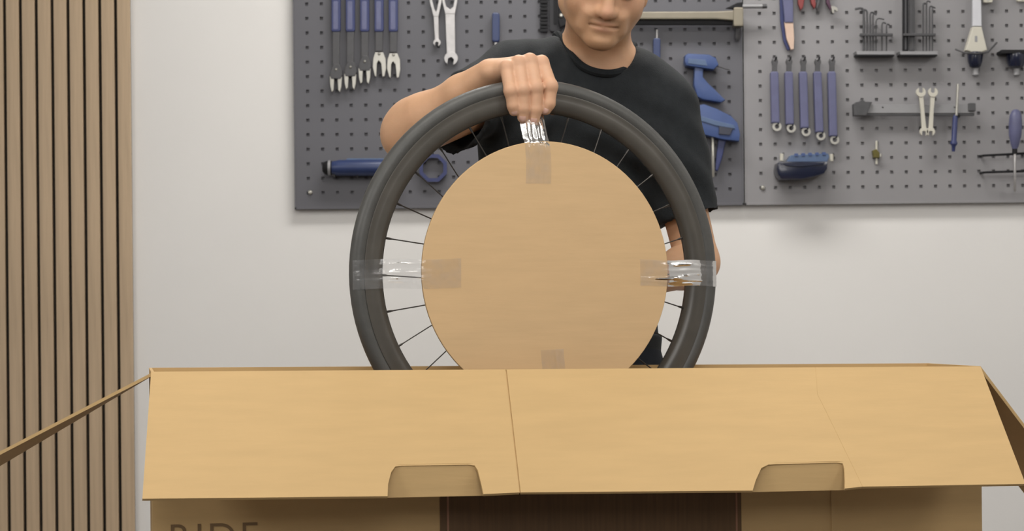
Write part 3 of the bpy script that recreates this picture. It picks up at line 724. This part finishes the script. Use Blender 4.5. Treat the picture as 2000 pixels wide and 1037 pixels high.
tape('clear tape strip crossing from disc to tyre on the side toward the slatted wall', math.radians(180), [(.158, zf), (.224, zf), (.232, -.050), (.284, -.0165), (.300, -.0155), (.318, -.0148), (.332, -.0140), (.3375, -.010)], 0.050, 5, 0.0022)
tape('shiny creased clear tape strip crossing to the tyre beside the lowered arm', math.radians(0), [(.172, zf), (.224, zf), (.300, -.0175), (.318, -.0148), (.332, -.0140), (.3375, -.010)], 0.046, 8, 0.0030)
tape('clear tape strip at the bottom of the disc just above the box edge', math.radians(-87.0), [(.132, zf), (.224, zf), (.232, -.046), (.284, -.0135), (.300, -.0150)], 0.042, 11, 0.0022)

# ------------------------------------------------------------------ signed distance modelling for the man
class Grid:
    def __init__(s, lo, hi, h):
        s.lo = np.array(lo, np.float32); s.h = h
        s.n = np.ceil((np.array(hi) - np.array(lo)) / h).astype(int) + 1
        s.a = np.full(tuple(s.n), 1.0, np.float32)
    def sub(s, lo, hi):
        i0 = np.clip(np.floor((np.array(lo) - s.lo) / s.h).astype(int), 0, s.n); i1 = np.clip(np.ceil((np.array(hi) - s.lo) / s.h).astype(int) + 1, 0, s.n)
        if (i1 <= i0).any(): return None, None
        sl = tuple(slice(a, b) for a, b in zip(i0, i1))
        g = [(np.arange(a, b, dtype=np.float32) * s.h + l) for a, b, l in zip(i0, i1, s.lo)]
        return sl, (g[0][:, None, None], g[1][None, :, None], g[2][None, None, :])
    def put(s, prim, k=0.0, mode='add'):
        f, lo, hi = prim; m = max(k, 0) + 4 * s.h
        sl, X = s.sub(np.array(lo) - m, np.array(hi) + m)
        if sl is None: return
        d = f(*X).astype(np.float32); A = s.a[sl]
        if mode == 'cut': d = -d; A, d = -A, -d
        if k > 0:
            t = np.clip(0.5 + 0.5 * (d - A) / k, 0, 1); r = d * (1 - t) + A * t - k * t * (1 - t)
        else: r = np.minimum(A, d)
        s.a[sl] = -r if mode == 'cut' else r
    def cut(s, prim, k=0.0):
        f, lo, hi = prim; m = max(k, 0) + 4 * s.h
        sl, X = s.sub(np.array(lo) - m, np.array(hi) + m)
        if sl is None: return
        d = -f(*X).astype(np.float32); A = s.a[sl]
        if k > 0:
            t = np.clip(0.5 - 0.5 * (d - A) / k, 0, 1); r = d * (1 - t) + A * t + k * t * (1 - t)
        else: r = np.maximum(A, d)
        s.a[sl] = r
    def merge(s, o_, k):   # same-shaped grid
        m = (o_.a < 4 * s.h + k)
        A = s.a[m]; d = o_.a[m]
        t = np.clip(0.5 + 0.5 * (d - A) / k, 0, 1); s.a[m] = d * (1 - t) + A * t - k * t * (1 - t)
    def mesh(s):
        g = openvdb.FloatGrid(background=float(3 * s.h)); g.copyFromArray(np.clip(s.a, -3 * s.h, 3 * s.h).astype(np.float32))
        pts, quads = g.convertToQuads(0.0)
        pts = np.array(pts, np.float64) * s.h + s.lo if np.abs(pts).max() > 20 else np.array(pts, np.float64)
        q = np.array(quads)
        a, b_, c, d_ = (pts[q[:, i]] for i in range(4))
        vol = np.einsum('ij,ij->i', a, np.cross(b_, c)).sum() + np.einsum('ij,ij->i', a, np.cross(c, d_)).sum()
        cen = pts.mean(0); a, b_, c, d_ = a - cen, b_ - cen, c - cen, d_ - cen
        vol = np.einsum('ij,ij->i', a, np.cross(b_, c)).sum() + np.einsum('ij,ij->i', a, np.cross(c, d_)).sum()
        if vol < 0: q = q[:, ::-1]
        return pts, q
def cap(p0, p1, r0, r1=None, sy=1.0):
    """tapered capsule; sy > 1 flattens it in depth (y)"""
    r1 = r0 if r1 is None else r1
    p0 = np.array(p0, np.float32); p1 = np.array(p1, np.float32); R_ = max(r0, r1)
    c = (p0 + p1) / 2
    q0 = p0.copy(); q1 = p1.copy(); q0[1] = c[1] + (p0[1] - c[1]) * sy; q1[1] = c[1] + (p1[1] - c[1]) * sy
    ba = q1 - q0; L2 = max(float(ba @ ba), 1e-12)
    def f(X, Y, Z):
        Y2 = c[1] + (Y - c[1]) * sy
        t = np.clip(((X - q0[0]) * ba[0] + (Y2 - q0[1]) * ba[1] + (Z - q0[2]) * ba[2]) / L2, 0, 1)
        dx = X - q0[0] - t * ba[0]; dy = Y2 - q0[1] - t * ba[1]; dz = Z - q0[2] - t * ba[2]
        return np.sqrt(dx * dx + dy * dy + dz * dz) - (r0 + (r1 - r0) * t)
    return f, np.minimum(p0, p1) - R_, np.maximum(p0, p1) + R_
def ell(c, r, Rm=None):
    c = np.array(c, np.float32); r = np.array(r, np.float32); Rm = np.eye(3, dtype=np.float32) if Rm is None else np.array(Rm, np.float32)
    def f(X, Y, Z):
        x, y, z = X - c[0], Y - c[1], Z - c[2]
        u = [Rm[0, i] * x + Rm[1, i] * y + Rm[2, i] * z for i in range(3)]      # into the local frame (columns = axes)
        k0 = np.sqrt(sum((u[i] / r[i]) ** 2 for i in range(3))); k1 = np.sqrt(sum((u[i] / r[i] ** 2) ** 2 for i in range(3)))
        return np.where(k1 > 1e-6, k0 * (k0 - 1) / np.maximum(k1, 1e-6), -r.min())
    R_ = r.max(); return f, c - R_, c + R_

# head frame: forward F, up U, right R (photo right)
def head_frame(yaw, pitch, rollc):
    f = Vector((math.sin(yaw) * math.cos(pitch), -math.cos(yaw) * math.cos(pitch), -math.sin(pitch)))
    r = Vector((math.cos(yaw), math.sin(yaw), 0)); u = r.cross(f) * -1
    if u.z < 0: u = -u
    q = Quaternion(f, -rollc); r = q @ r; u = q @ u
    return r, f, u
hr, hf, hu = head_frame(math.radians(3), math.radians(24), 0)
ROLLH = math.radians(9)     # head leans, crown toward photo right
hr, hu = (hr * math.cos(ROLLH) - hu * math.sin(ROLLH)), (hu * math.cos(ROLLH) + hr * math.sin(ROLLH))
HM = np.array([hr[:], hf[:], hu[:]]).T                # columns
CHIN = P(1170, 98, 3.925)
CH_L = np.array((0, 0.092, -0.112))
HO = np.array(CHIN[:]) - HM @ CH_L
def H(r, f, u): return HO + HM @ np.array((r, f, u))

# arms and shoulders
SHR = np.array(P(1003, 150, 4.08)[:]); ELR = np.array(P(796, 264, 3.905)[:]); WRR = np.array(P(953, 143, 3.772)[:])
SHL = np.array(P(1292, 222, 4.08)[:]); ELL = np.array(P(1362, 512, 4.06)[:]); WRL = np.array(P(1262, 549, 3.90)[:])
NB = np.array(P(1165, 112, 4.12)[:])
def torso(g, o, k=0.03):
    """the trunk and shoulders, o metres bigger than the body"""
    g.put(cap(P(1140, 262, 4.125), P(1133, 420, 4.13), .165 + o, .150 + o, 1.55))
    g.put(cap(P(1133, 420, 4.13), P(1134, 700, 4.14), .150 + o, .153 + o, 1.45), k)
    g.put(cap(P(1085, 225, 4.085), P(1220, 235, 4.085), .085 + o, .085 + o, 1.2), .05)
    g.put(cap(P(1172, 132, 4.115), P(1276, 188, 4.095), .053 + o, .055 + o), .035)
    g.put(cap(P(1150, 119, 4.115), SHR, .053 + o, .058 + o), .035)
    g.put(cap(P(1105, 172, 4.092), P(1232, 178, 4.092), .072 + o, .072 + o), .04)
    g.put(cap(P(1030, 262, 4.10), P(1038, 420, 4.12), .092 + o, .092 + o), .03)
    g.put(cap(SHL, P(1317, 330, 4.07), .062 + o, .055 + o), .035)

# ---- skin: one continuous surface
g = Grid((-0.30, 3.62, 0.93), (0.47, 4.30, 1.80), 0.0026)
torso(g, -0.006)
g.cut((lambda X, Y, Z: Z - 1.0 + 0 * X + 0 * Y, (-1, 3, .8), (1, 5, 1.0)))
# neck
nk_top = H(0, -0.025, -0.05)
g.put(cap(NB, nk_top, .066, .059), .03)
for s in (-1, 1):
    g.put(cap(H(s * .052, -.02, -.05), P(1170 + s * 20, 128, 4.065), .019, .012), .02)
g.put(cap(P(1145, 135, 4.075), P(1198, 138, 4.075), .040, .040), .03)
# arms
mid = WRR * .35 + ELR * .65
g.put(cap(P(1003, 168, 4.08), ELR, .050, .044), .02); g.put(ell(P(808, 236, 3.895), (.042, .042, .042)), .03)
f1 = ELR + (WRR - ELR) * .28; f2 = ELR + (WRR - ELR) * .68
fo = Grid(g.lo, g.lo + (g.n - 1) * g.h, g.h) if False else None
g.put(cap(ELR, f1, .040, .044), .03); g.put(cap(f1, f2, .044, .033), .02); g.put(cap(f2, WRR, .033, .0235), .012)
g.put(cap(SHL, ELL, .048, .041), .02)
l1 = ELL + (WRL - ELL) * .3
g.put(cap(ELL, l1, .041, .040), .012); g.put(cap(l1, WRL, .040, .027), .012)
# right hand over the tyre
def dW(px): return 3.75 + ((px - 1000) / FPX * 3.75 - WC.x) * math.tan(PSI)
def HP(px, py, off): return np.array(P(px, py, dW(px) + off)[:])
FING = [  # knuckle, middle joint, end joint, tip ; radii
    ([(990, 133, .000), (997, 178, -.0265), (1002, 207, -.0255), (1004, 217, -.0235)], (.0125, .0112, .0102, .0092)),
    ([(1013, 124, -.002), (1020.5, 176, -.0290), (1022, 212, -.0272), (1021, 229, -.0235)], (.0130, .0120, .0110, .0098)),
    ([(1035, 120, -.003), (1046.5, 172, -.0295), (1046, 214, -.0275), (1043, 233.5, -.0235)], (.0132, .0124, .0114, .0100)),
    ([(1058, 124, -.002), (1075.5, 169, -.0290), (1072, 202, -.0280), (1066, 214, -.0250)], (.0132, .0122, .0112, .0100)),
]
wr = WRR
palm_k = .012
for i, (pts, rr) in enumerate(FING):
    k0 = HP(*pts[0])
    g.put(cap(wr + (k0 - wr) * .12, k0, .017, .0125), palm_k)
g.put(ell(HP(1015, 140, .012), (.036, .024, .013)), .012)
g.put(ell(np.array(P(957, 141, 3.752)[:]), (.011, .009, .010)), .010)
fing_pts = []
for i, (pts, rr) in enumerate(FING):
    q = [HP(*p) for p in pts]; fing_pts.append((q, rr))
    fg = Grid(np.minimum.reduce(q) - .03, np.maximum.reduce(q) + .03, g.h)
    # snap to the same lattice
    off = np.round((fg.lo - g.lo) / g.h).astype(int); fg.lo = (g.lo + off * g.h).astype(np.float32)
    for j in range(3): fg.put(cap(q[j], q[j + 1], rr[j], rr[j + 1]), .004 if j else 0)
    fg.put(ell(q[1] + np.array((0, -.002, .001)), (rr[1] * 1.0, rr[1] * 1.0, rr[1] * 1.1)), .004)
    fg.put(ell(q[0] + np.array((0, -.003, .003)), (.0115, .0115, .0115)), .006)
    sl = tuple(slice(o_, o_ + n_) for o_, n_ in zip(off, fg.n))
    A = g.a[sl]; d = fg.a; kk = .0022
    t_ = np.clip(.5 + .5 * (d - A) / kk, 0, 1); r_ = d * (1 - t_) + A * t_ - kk * t_ * (1 - t_)
    g.a[sl] = np.where(d < .02, r_, A)
# thumb behind the tyre
tq = [np.array(P(1010, 150, 3.775)[:]), np.array(P(1050, 168, 3.790)[:]), np.array(P(1072, 192, 3.792)[:]), np.array(P(1080, 214, 3.786)[:])]
g.put(cap(tq[0], tq[1], .016, .0125), .008); g.put(cap(tq[1], tq[2], .0125, .0115), .004); g.put(cap(tq[2], tq[3], .0115, .0100), .004)
# lowered hand, behind the disc
def LP(px, py, d): return np.array(P(px, py, d)[:])
kn = [LP(1205, 533, 3.872), LP(1203, 551, 3.868), LP(1205, 569, 3.868), LP(1211, 585, 3.874)]
for k_ in kn: g.put(cap(WRL + (k_ - WRL) * .15, k_, .018, .012), .010)
for i, k_ in enumerate(kn):
    L_ = (.9, 1.0, .95, .8)[i]
    q1 = k_ + np.array((-.040, -.010, -.004)) * L_; q2 = q1 + np.array((-.018, -.018, -.004)) * L_; q3 = q2 + np.array((-.006, -.014, -.002)) * L_
    g.put(cap(k_, q1, .0115, .0103), .003); g.put(cap(q1, q2, .0103, .0095), .003); g.put(cap(q2, q3, .0095, .0085), .003)
th0 = LP(1240, 533, 3.87); g.put(cap(WRL, th0, .018, .014), .01); g.put(cap(th0, LP(1215, 516, 3.86), .013, .011), .004); g.put(cap(LP(1215, 516, 3.86), LP(1195, 510, 3.85), .011, .0095), .004)
# head
def hell(c, r, k): g.put(ell(H(*c), r, HM), k)
def hcap(a_, b_, r0, r1, k): g.put(cap(H(*a_), H(*b_), r0, r1), k)
hg = g
g.put(ell(H(0, -.020, .022), (.077, .098, .094), HM), .012)
hell((0, .022, -.035), (.066, .068, .080), .02)
for s in (-1, 1):
    hcap((s * .056, .0, -.055), (s * .013, .069, -.095), .021, .018, .026)      # jaw
    hell((s * .044, .046, -.030), (.028, .030, .032), .02)                        # cheek
    hcap((s * .050, .060, .018), (s * .010, .083, .020), .011, .012, .012)        # brow
    hcap((s * .030, .080, -.048), (s * .034, .070, -.075), .010, .008, .014)
hell((0, .077, -.094), (.021, .018, .017), .016)                                  # chin
hell((0, .075, -.066), (.032, .018, .024), .014)                                  # mouth mound
hcap((0, .086, .008), (0, .101, -.036), .0085, .0115, .014)                       # nose bridge
hell((0, .100, -.038), (.0125, .0130, .0105), .010)
for s in (-1, 1):
    hell((s * .0125, .090, -.040), (.0085, .0115, .0085), .008)
    g.cut(ell(H(s * .006, .098, -.049), (.0035, .0045, .0035), HM), .002)
    g.cut(ell(H(s * .033, .096, .000), (.019, .014, .011), HM), .010)
hell((0, .0895, -.0615), (.024, .0062, .0050), .004)
hell((0, .0880, -.0735), (.020, .0062, .0055), .005)
for a_, b_ in (((-.026, .0875, -.0672), (0, .0972, -.0675)), ((0, .0972, -.0675), (.026, .0875, -.0672))):
    g.cut(cap(H(*a_), H(*b_), .0016, .0022), .0025)
g.cut(cap(H(-.012, .0985, -.084), H(.012, .0985, -.084), .003), .010)                # hollow under the lip
for s in (-1, 1):
    hell((s * .033, .078, -.001), (.0150, .0130, .0135), .002)                    # lids over the eyes
    hell((s * .079, -.012, -.012), (.0075, .017, .031), .006)
    hell((s * .080, -.006, -.034), (.006, .010, .012), .005)
    g.cut(ell(H(s * .087, -.010, -.006), (.004, .009, .016), HM), .004)
    g.cut(cap(H(s * .022, .0955, -.0045), H(s * .044, .0900, -.0055), .0013), .001)  # lid slit
pts, quads = g.mesh()
me = bpy.data.meshes.new('body'); me.from_pydata(pts.tolist(), [], quads.tolist())
# colour of the skin: lips, stubble, moustache, pinker knuckles (all part of the man himself)
loc = (pts - HO) @ HM
def gauss(c, r): return np.exp(-(((loc - np.array(c)) / np.array(r)) ** 2).sum(1))
base = np.array((0.66, 0.39, 0.235)); tint = np.tile(base, (len(pts), 1))
def blend(wt, col):
    global tint
    tint = tint * (1 - wt[:, None]) + np.array(col) * wt[:, None]
hd = (loc[:, 2] > -.14) & (loc[:, 1] > -.12)
jaw = np.clip(gauss((0, .05, -.105), (.07, .09, .035)) + gauss((.06, .02, -.07), (.03, .05, .04)) + gauss((-.06, .02, -.07), (.03, .05, .04)), 0, 1) * .42
blend(jaw * (loc[:, 1] > -.02), (0.33, 0.205, 0.10))
blend(np.clip(gauss((.013, .092, -.0545), (.016, .03, .0050)) + gauss((-.013, .092, -.0545), (.016, .03, .0050)) + gauss((.026, .085, -.062), (.008, .03, .009)) + gauss((-.026, .085, -.062), (.008, .03, .009)), 0, 1) * .6, (0.24, 0.14, 0.075))
blend(np.clip(gauss((0, .097, -.0725), (.019, .02, .0050)) + gauss((0, .097, -.0615), (.021, .02, .0030)), 0, 1) * .55, (0.45, 0.20, 0.14))
blend(gauss((0, .11, -.035), (.014, .03, .02)) * .5, (0.60, 0.30, 0.21))
for s in (-1, 1): blend(gauss((s * .045, .06, -.02), (.025, .04, .022)) * .4, (0.58, 0.30, 0.21))
for (q, rr) in fing_pts:
    for c, wt in ((q[0], .45), (q[1], .22), (q[2], .15)):
        blend(np.exp(-((pts - c) ** 2).sum(1) / (.013 ** 2)) * wt, (0.60, 0.31, 0.22))
hand_w = np.exp(-(((pts - HP(1030, 160, -.01)) / .07) ** 2).sum(1)) * .55
blend(hand_w, (0.70, 0.43, 0.30))
ca = me.color_attributes.new('tint', 'FLOAT_COLOR', 'POINT')
ca.data.foreach_set('color', np.hstack([np.clip(tint, 0, 1), np.ones((len(pts), 1))]).astype(np.float32).ravel())
man = thing('person', (P(1140, 700, 4.13).x, 4.13, 0.0), 'person in a black t-shirt looking down, gripping the wheel with one hand', 'person')
body = link('body', me, M['skin'], man, True)
# nails
for (q, rr) in fing_pts:
    d = Vector(q[3] - q[2]).normalized(); c = Vector(q[3]) + Vector((0, -rr[3] * .80, 0)) + d * rr[3] * .15
    x = d.cross(Vector((0, -1, 0))).normalized(); nrm = x.cross(d).normalized()
    if nrm.y > 0: nrm = -nrm
    bm = bmesh.new(); bmesh.ops.create_uvsphere(bm, u_segments=12, v_segments=8, radius=1.0)
    Mx = Matrix((( x.x, d.x, nrm.x, c.x), (x.y, d.y, nrm.y, c.y), (x.z, d.z, nrm.z, c.z), (0, 0, 0, 1))) @ Matrix.Diagonal((rr[3] * .62, rr[3] * .72, rr[3] * .25, 1))
    bmesh.ops.transform(bm, matrix=Mx, verts=bm.verts); from_bm('fingernail', bm, M['nail'], man, True)
# eyes, brows, hair
for s in (-1, 1):
    bm = bmesh.new(); bmesh.ops.create_uvsphere(bm, u_segments=20, v_segments=12, radius=.0122, matrix=Matrix.Translation(H(s * .033, .0775, -.003)))
    e = from_bm('eye', bm, M['eye'], man, True)
    bm = bmesh.new(); bmesh.ops.create_uvsphere(bm, u_segments=16, v_segments=10, radius=.0058, matrix=Matrix.Translation(H(s * .033, .0848, -.0058)))
    from_bm('iris', bm, M['iris'], e, True)
    bm = bmesh.new(); bm_tube(bm, [Vector(H(s * x, y, z)) for x, y, z in ((.014, .0945, .016), (.025, .0935, .0205), (.038, .086, .021), (.050, .074, .0165))], [.003, .0042, .0038, .0018], 8)
    from_bm('eyebrow', bm, M['hair'], man, True)
g = Grid(HO - .16, HO + .16, 0.004)
g.put(ell(H(0, -.024, .030), (.083, .104, .098), HM)); g.put(ell(H(0, .03, .075), (.06, .055, .045), HM), .02)
g.cut(ell(H(0, .10, -.040), (.072, .085, .095), HM), .01); g.cut(ell(H(0, -.02, -.125), (.12, .14, .075), HM), .01)
for s in (-1, 1): g.cut(ell(H(s * .085, .005, -.02), (.025, .028, .040), HM), .008)
pts, q = g.mesh(); lp = (pts - HO) @ HM
rad_ = lp - np.array((0, -.02, .02)); rad_ /= np.linalg.norm(rad_, axis=1)[:, None]
amp_ = .0016 * np.sin(lp[:, 0] * 420 + 2 * np.sin(lp[:, 1] * 90)) + .0014 * np.sin(lp[:, 1] * 260 + lp[:, 2] * 340) + .006 * np.clip(lp[:, 2] - .05, 0, 1) / .06
pts = pts + (rad_ * amp_[:, None]) @ HM.T
me = bpy.data.meshes.new('hair'); me.from_pydata(pts.tolist(), [], q.tolist()); link('hair', me, M['hair'], man, True)

# ---- t-shirt
g = Grid((-0.30, 3.78, 0.86), (0.47, 4.32, 1.62), 0.0042)
torso(g, 0.004, .03)
hemR = SHR + (ELR - SHR) * .60; dirR = (ELR - SHR) / np.linalg.norm(ELR - SHR)
sag = np.array((0, 0, -.012))
g.put(cap(SHR, hemR + sag, .064, .066), .03)
g.put(cap(hemR + sag * .5, hemR + dirR * .08 + sag * 2, .060, .062), .02)
hemL = np.array(P(1343, 425, 4.065)[:]); dirL = np.array(P(1368, 512, 4.06)[:]) - np.array(P(1317, 330, 4.07)[:]); dirL /= np.linalg.norm(dirL)
g.put(cap(SHL, P(1317, 330, 4.072), .066, .064), .03); g.put(cap(P(1317, 330, 4.072), hemL + dirL * .05, .064, .059), .02)
# hem planes and hollow sleeves
hpR = np.array(P(915, 226, 3.98)[:]); nR = dirR + np.array((0, -.5, .5)); nR /= np.linalg.norm(nR)
def half(p, n, lo, hi): return (lambda X, Y, Z: -((X - p[0]) * n[0] + (Y - p[1]) * n[1] + (Z - p[2]) * n[2]), lo, hi)
g.cut(half(hpR, nR, (-.35, 3.7, 1.2), (hpR[0] + .09, 4.2, 1.6)))
g.cut(half(hemL, dirL, (hemL[0] - .085, 3.9, .98), (hemL[0] + .1, 4.3, 1.25)))
g.cut(cap(SHR + dirR * .13 + sag, hemR + dirR * .10 + sag * 2, .056, .058))
g.cut(cap(np.array(P(1328, 350, 4.07)[:]), hemL + dirL * .06, .054, .054))
# neck hole: elliptical prism round the tilted collar loop
CF = np.array(P(1171, 140, 4.015)[:]); CL_ = np.array(P(1090, 57, 4.10)[:]); CRr = np.array(P(1237, 90, 4.10)[:])
cc = (CL_ + CRr) / 2; u1 = (CRr - CL_) / 2; u2 = CF - cc
nn = np.cross(u1, u2); nn /= np.linalg.norm(nn); nn = nn if nn[2] > 0 else -nn
def collar_prism(scale):
    A = np.stack([u1 * scale, u2 * scale, nn], 1); Ai = np.linalg.inv(A).astype(np.float32)
    def f(X, Y, Z):
        x, y, z = X - cc[0], Y - cc[1], Z - cc[2]
        a_ = Ai[0, 0] * x + Ai[0, 1] * y + Ai[0, 2] * z; b_ = Ai[1, 0] * x + Ai[1, 1] * y + Ai[1, 2] * z; c_ = Ai[2, 0] * x + Ai[2, 1] * y + Ai[2, 2] * z
        return np.maximum(((np.abs(a_) ** 2.6 + np.abs(b_) ** 2.6) ** (1 / 2.6) - 1) * .07, -(c_ + .05))
    return f, cc - .16, cc + .18
g.cut(collar_prism(1.0), .004)
pts, q = g.mesh()
# folds of the cloth
me = bpy.data.meshes.new('t_shirt'); me.from_pydata(pts.tolist(), [], q.tolist()); me.update()
nrm = np.empty(len(pts) * 3, np.float32); me.vertices.foreach_get('normal', nrm); nrm = nrm.reshape(-1, 3)
def fold(p, d, wl, amp, c, rad):
    d = np.array(d, float); d /= np.linalg.norm(d); ph = (pts @ d) / wl * 2 * PI + 1.3 * np.sin(pts @ np.array((13., 7., -11.)))
    return amp * np.sin(ph) * np.exp(-((pts - np.array(c)) ** 2).sum(1) / rad ** 2)
disp = fold(pts, (.6, 0, .8), .055, .0035, P(1290, 330, 4.0), .14) + fold(pts, (.9, 0, -.4), .05, .004, P(1000, 200, 4.0), .12) \
     + fold(pts, (.2, .2, 1), .07, .003, P(1130, 560, 4.0), .25) + fold(pts, (1, 0, .35), .045, .0032, P(900, 200, 3.95), .10) + fold(pts, (.5, 0, -.85), .06, .003, P(1060, 260, 4.0), .12)
pts2 = pts + nrm * disp[:, None]; me.vertices.foreach_set('co', pts2.astype(np.float32).ravel()); me.update()
shirt = link('t_shirt', me, M['shirt'], man, True)
# ribbed collar laid on the shirt
bm = bmesh.new(); loop = []
from mathutils.bvhtree import BVHTree
bv = BVHTree.FromPolygons([Vector(p) for p in pts2], q.tolist())
for k in range(64):
    a = 2 * PI * k / 64
    p = Vector(cc + (u1 * math.cos(a) + u2 * math.sin(a)) * 1.03 / (abs(math.cos(a)) ** 2.6 + abs(math.sin(a)) ** 2.6) ** (1 / 2.6))
    hit = bv.find_nearest(p); loop.append(hit[0] + hit[1] * .004)
for _ in range(3): loop = [(loop[i - 1] + loop[i] * 2 + loop[(i + 1) % 64]) / 4 for i in range(64)]
bm_tube(bm, loop, 0.0078, 8, True); from_bm('collar', bm, M['collar'], shirt, True)

# ---- trousers and shoes (behind the box)
g = Grid((-0.12, 3.88, 0.0), (0.40, 4.40, 1.02), 0.006)
hx_ = P(1134, 700, 4.14).x
g.put(cap((hx_, 4.14, .97), (hx_, 4.14, .88), .150, .158, 1.4))
for s in (-1, 1):
    g.put(cap((hx_ + s * .075, 4.14, .86), (hx_ + s * .10, 4.13, .48), .088, .066), .03); g.put(cap((hx_ + s * .10, 4.13, .48), (hx_ + s * .11, 4.15, .08), .066, .055), .02)
g.cut((lambda X, Y, Z: Z - .05 + 0 * X + 0 * Y, (-1, 3, -.1), (1, 5, .05))); g.cut((lambda X, Y, Z: .985 - Z + 0 * X + 0 * Y, (-1, 3, .985), (1, 5, 1.2)))
pts, q = g.mesh(); me = bpy.data.meshes.new('trousers'); me.from_pydata(pts.tolist(), [], q.tolist()); link('trousers', me, M['trouser'], man, True)
for s in (-1, 1):
    g = Grid((hx_ + s * .11 - .09, 3.94, 0), (hx_ + s * .11 + .09, 4.26, .14), 0.005)
    g.put(cap((hx_ + s * .11, 4.00, .035), (hx_ + s * .11, 4.18, .045), .042, .040)); g.put(cap((hx_ + s * .11, 4.15, .06), (hx_ + s * .11, 4.16, .09), .042, .040), .02)
    g.cut((lambda X, Y, Z: Z - .002 + 0 * X + 0 * Y, (-1, 3, -.1), (1, 5, .002)))
    pts, q = g.mesh(); me = bpy.data.meshes.new('shoe'); me.from_pydata(pts.tolist(), [], q.tolist()); link('shoe', me, M['shoe'], man, True)
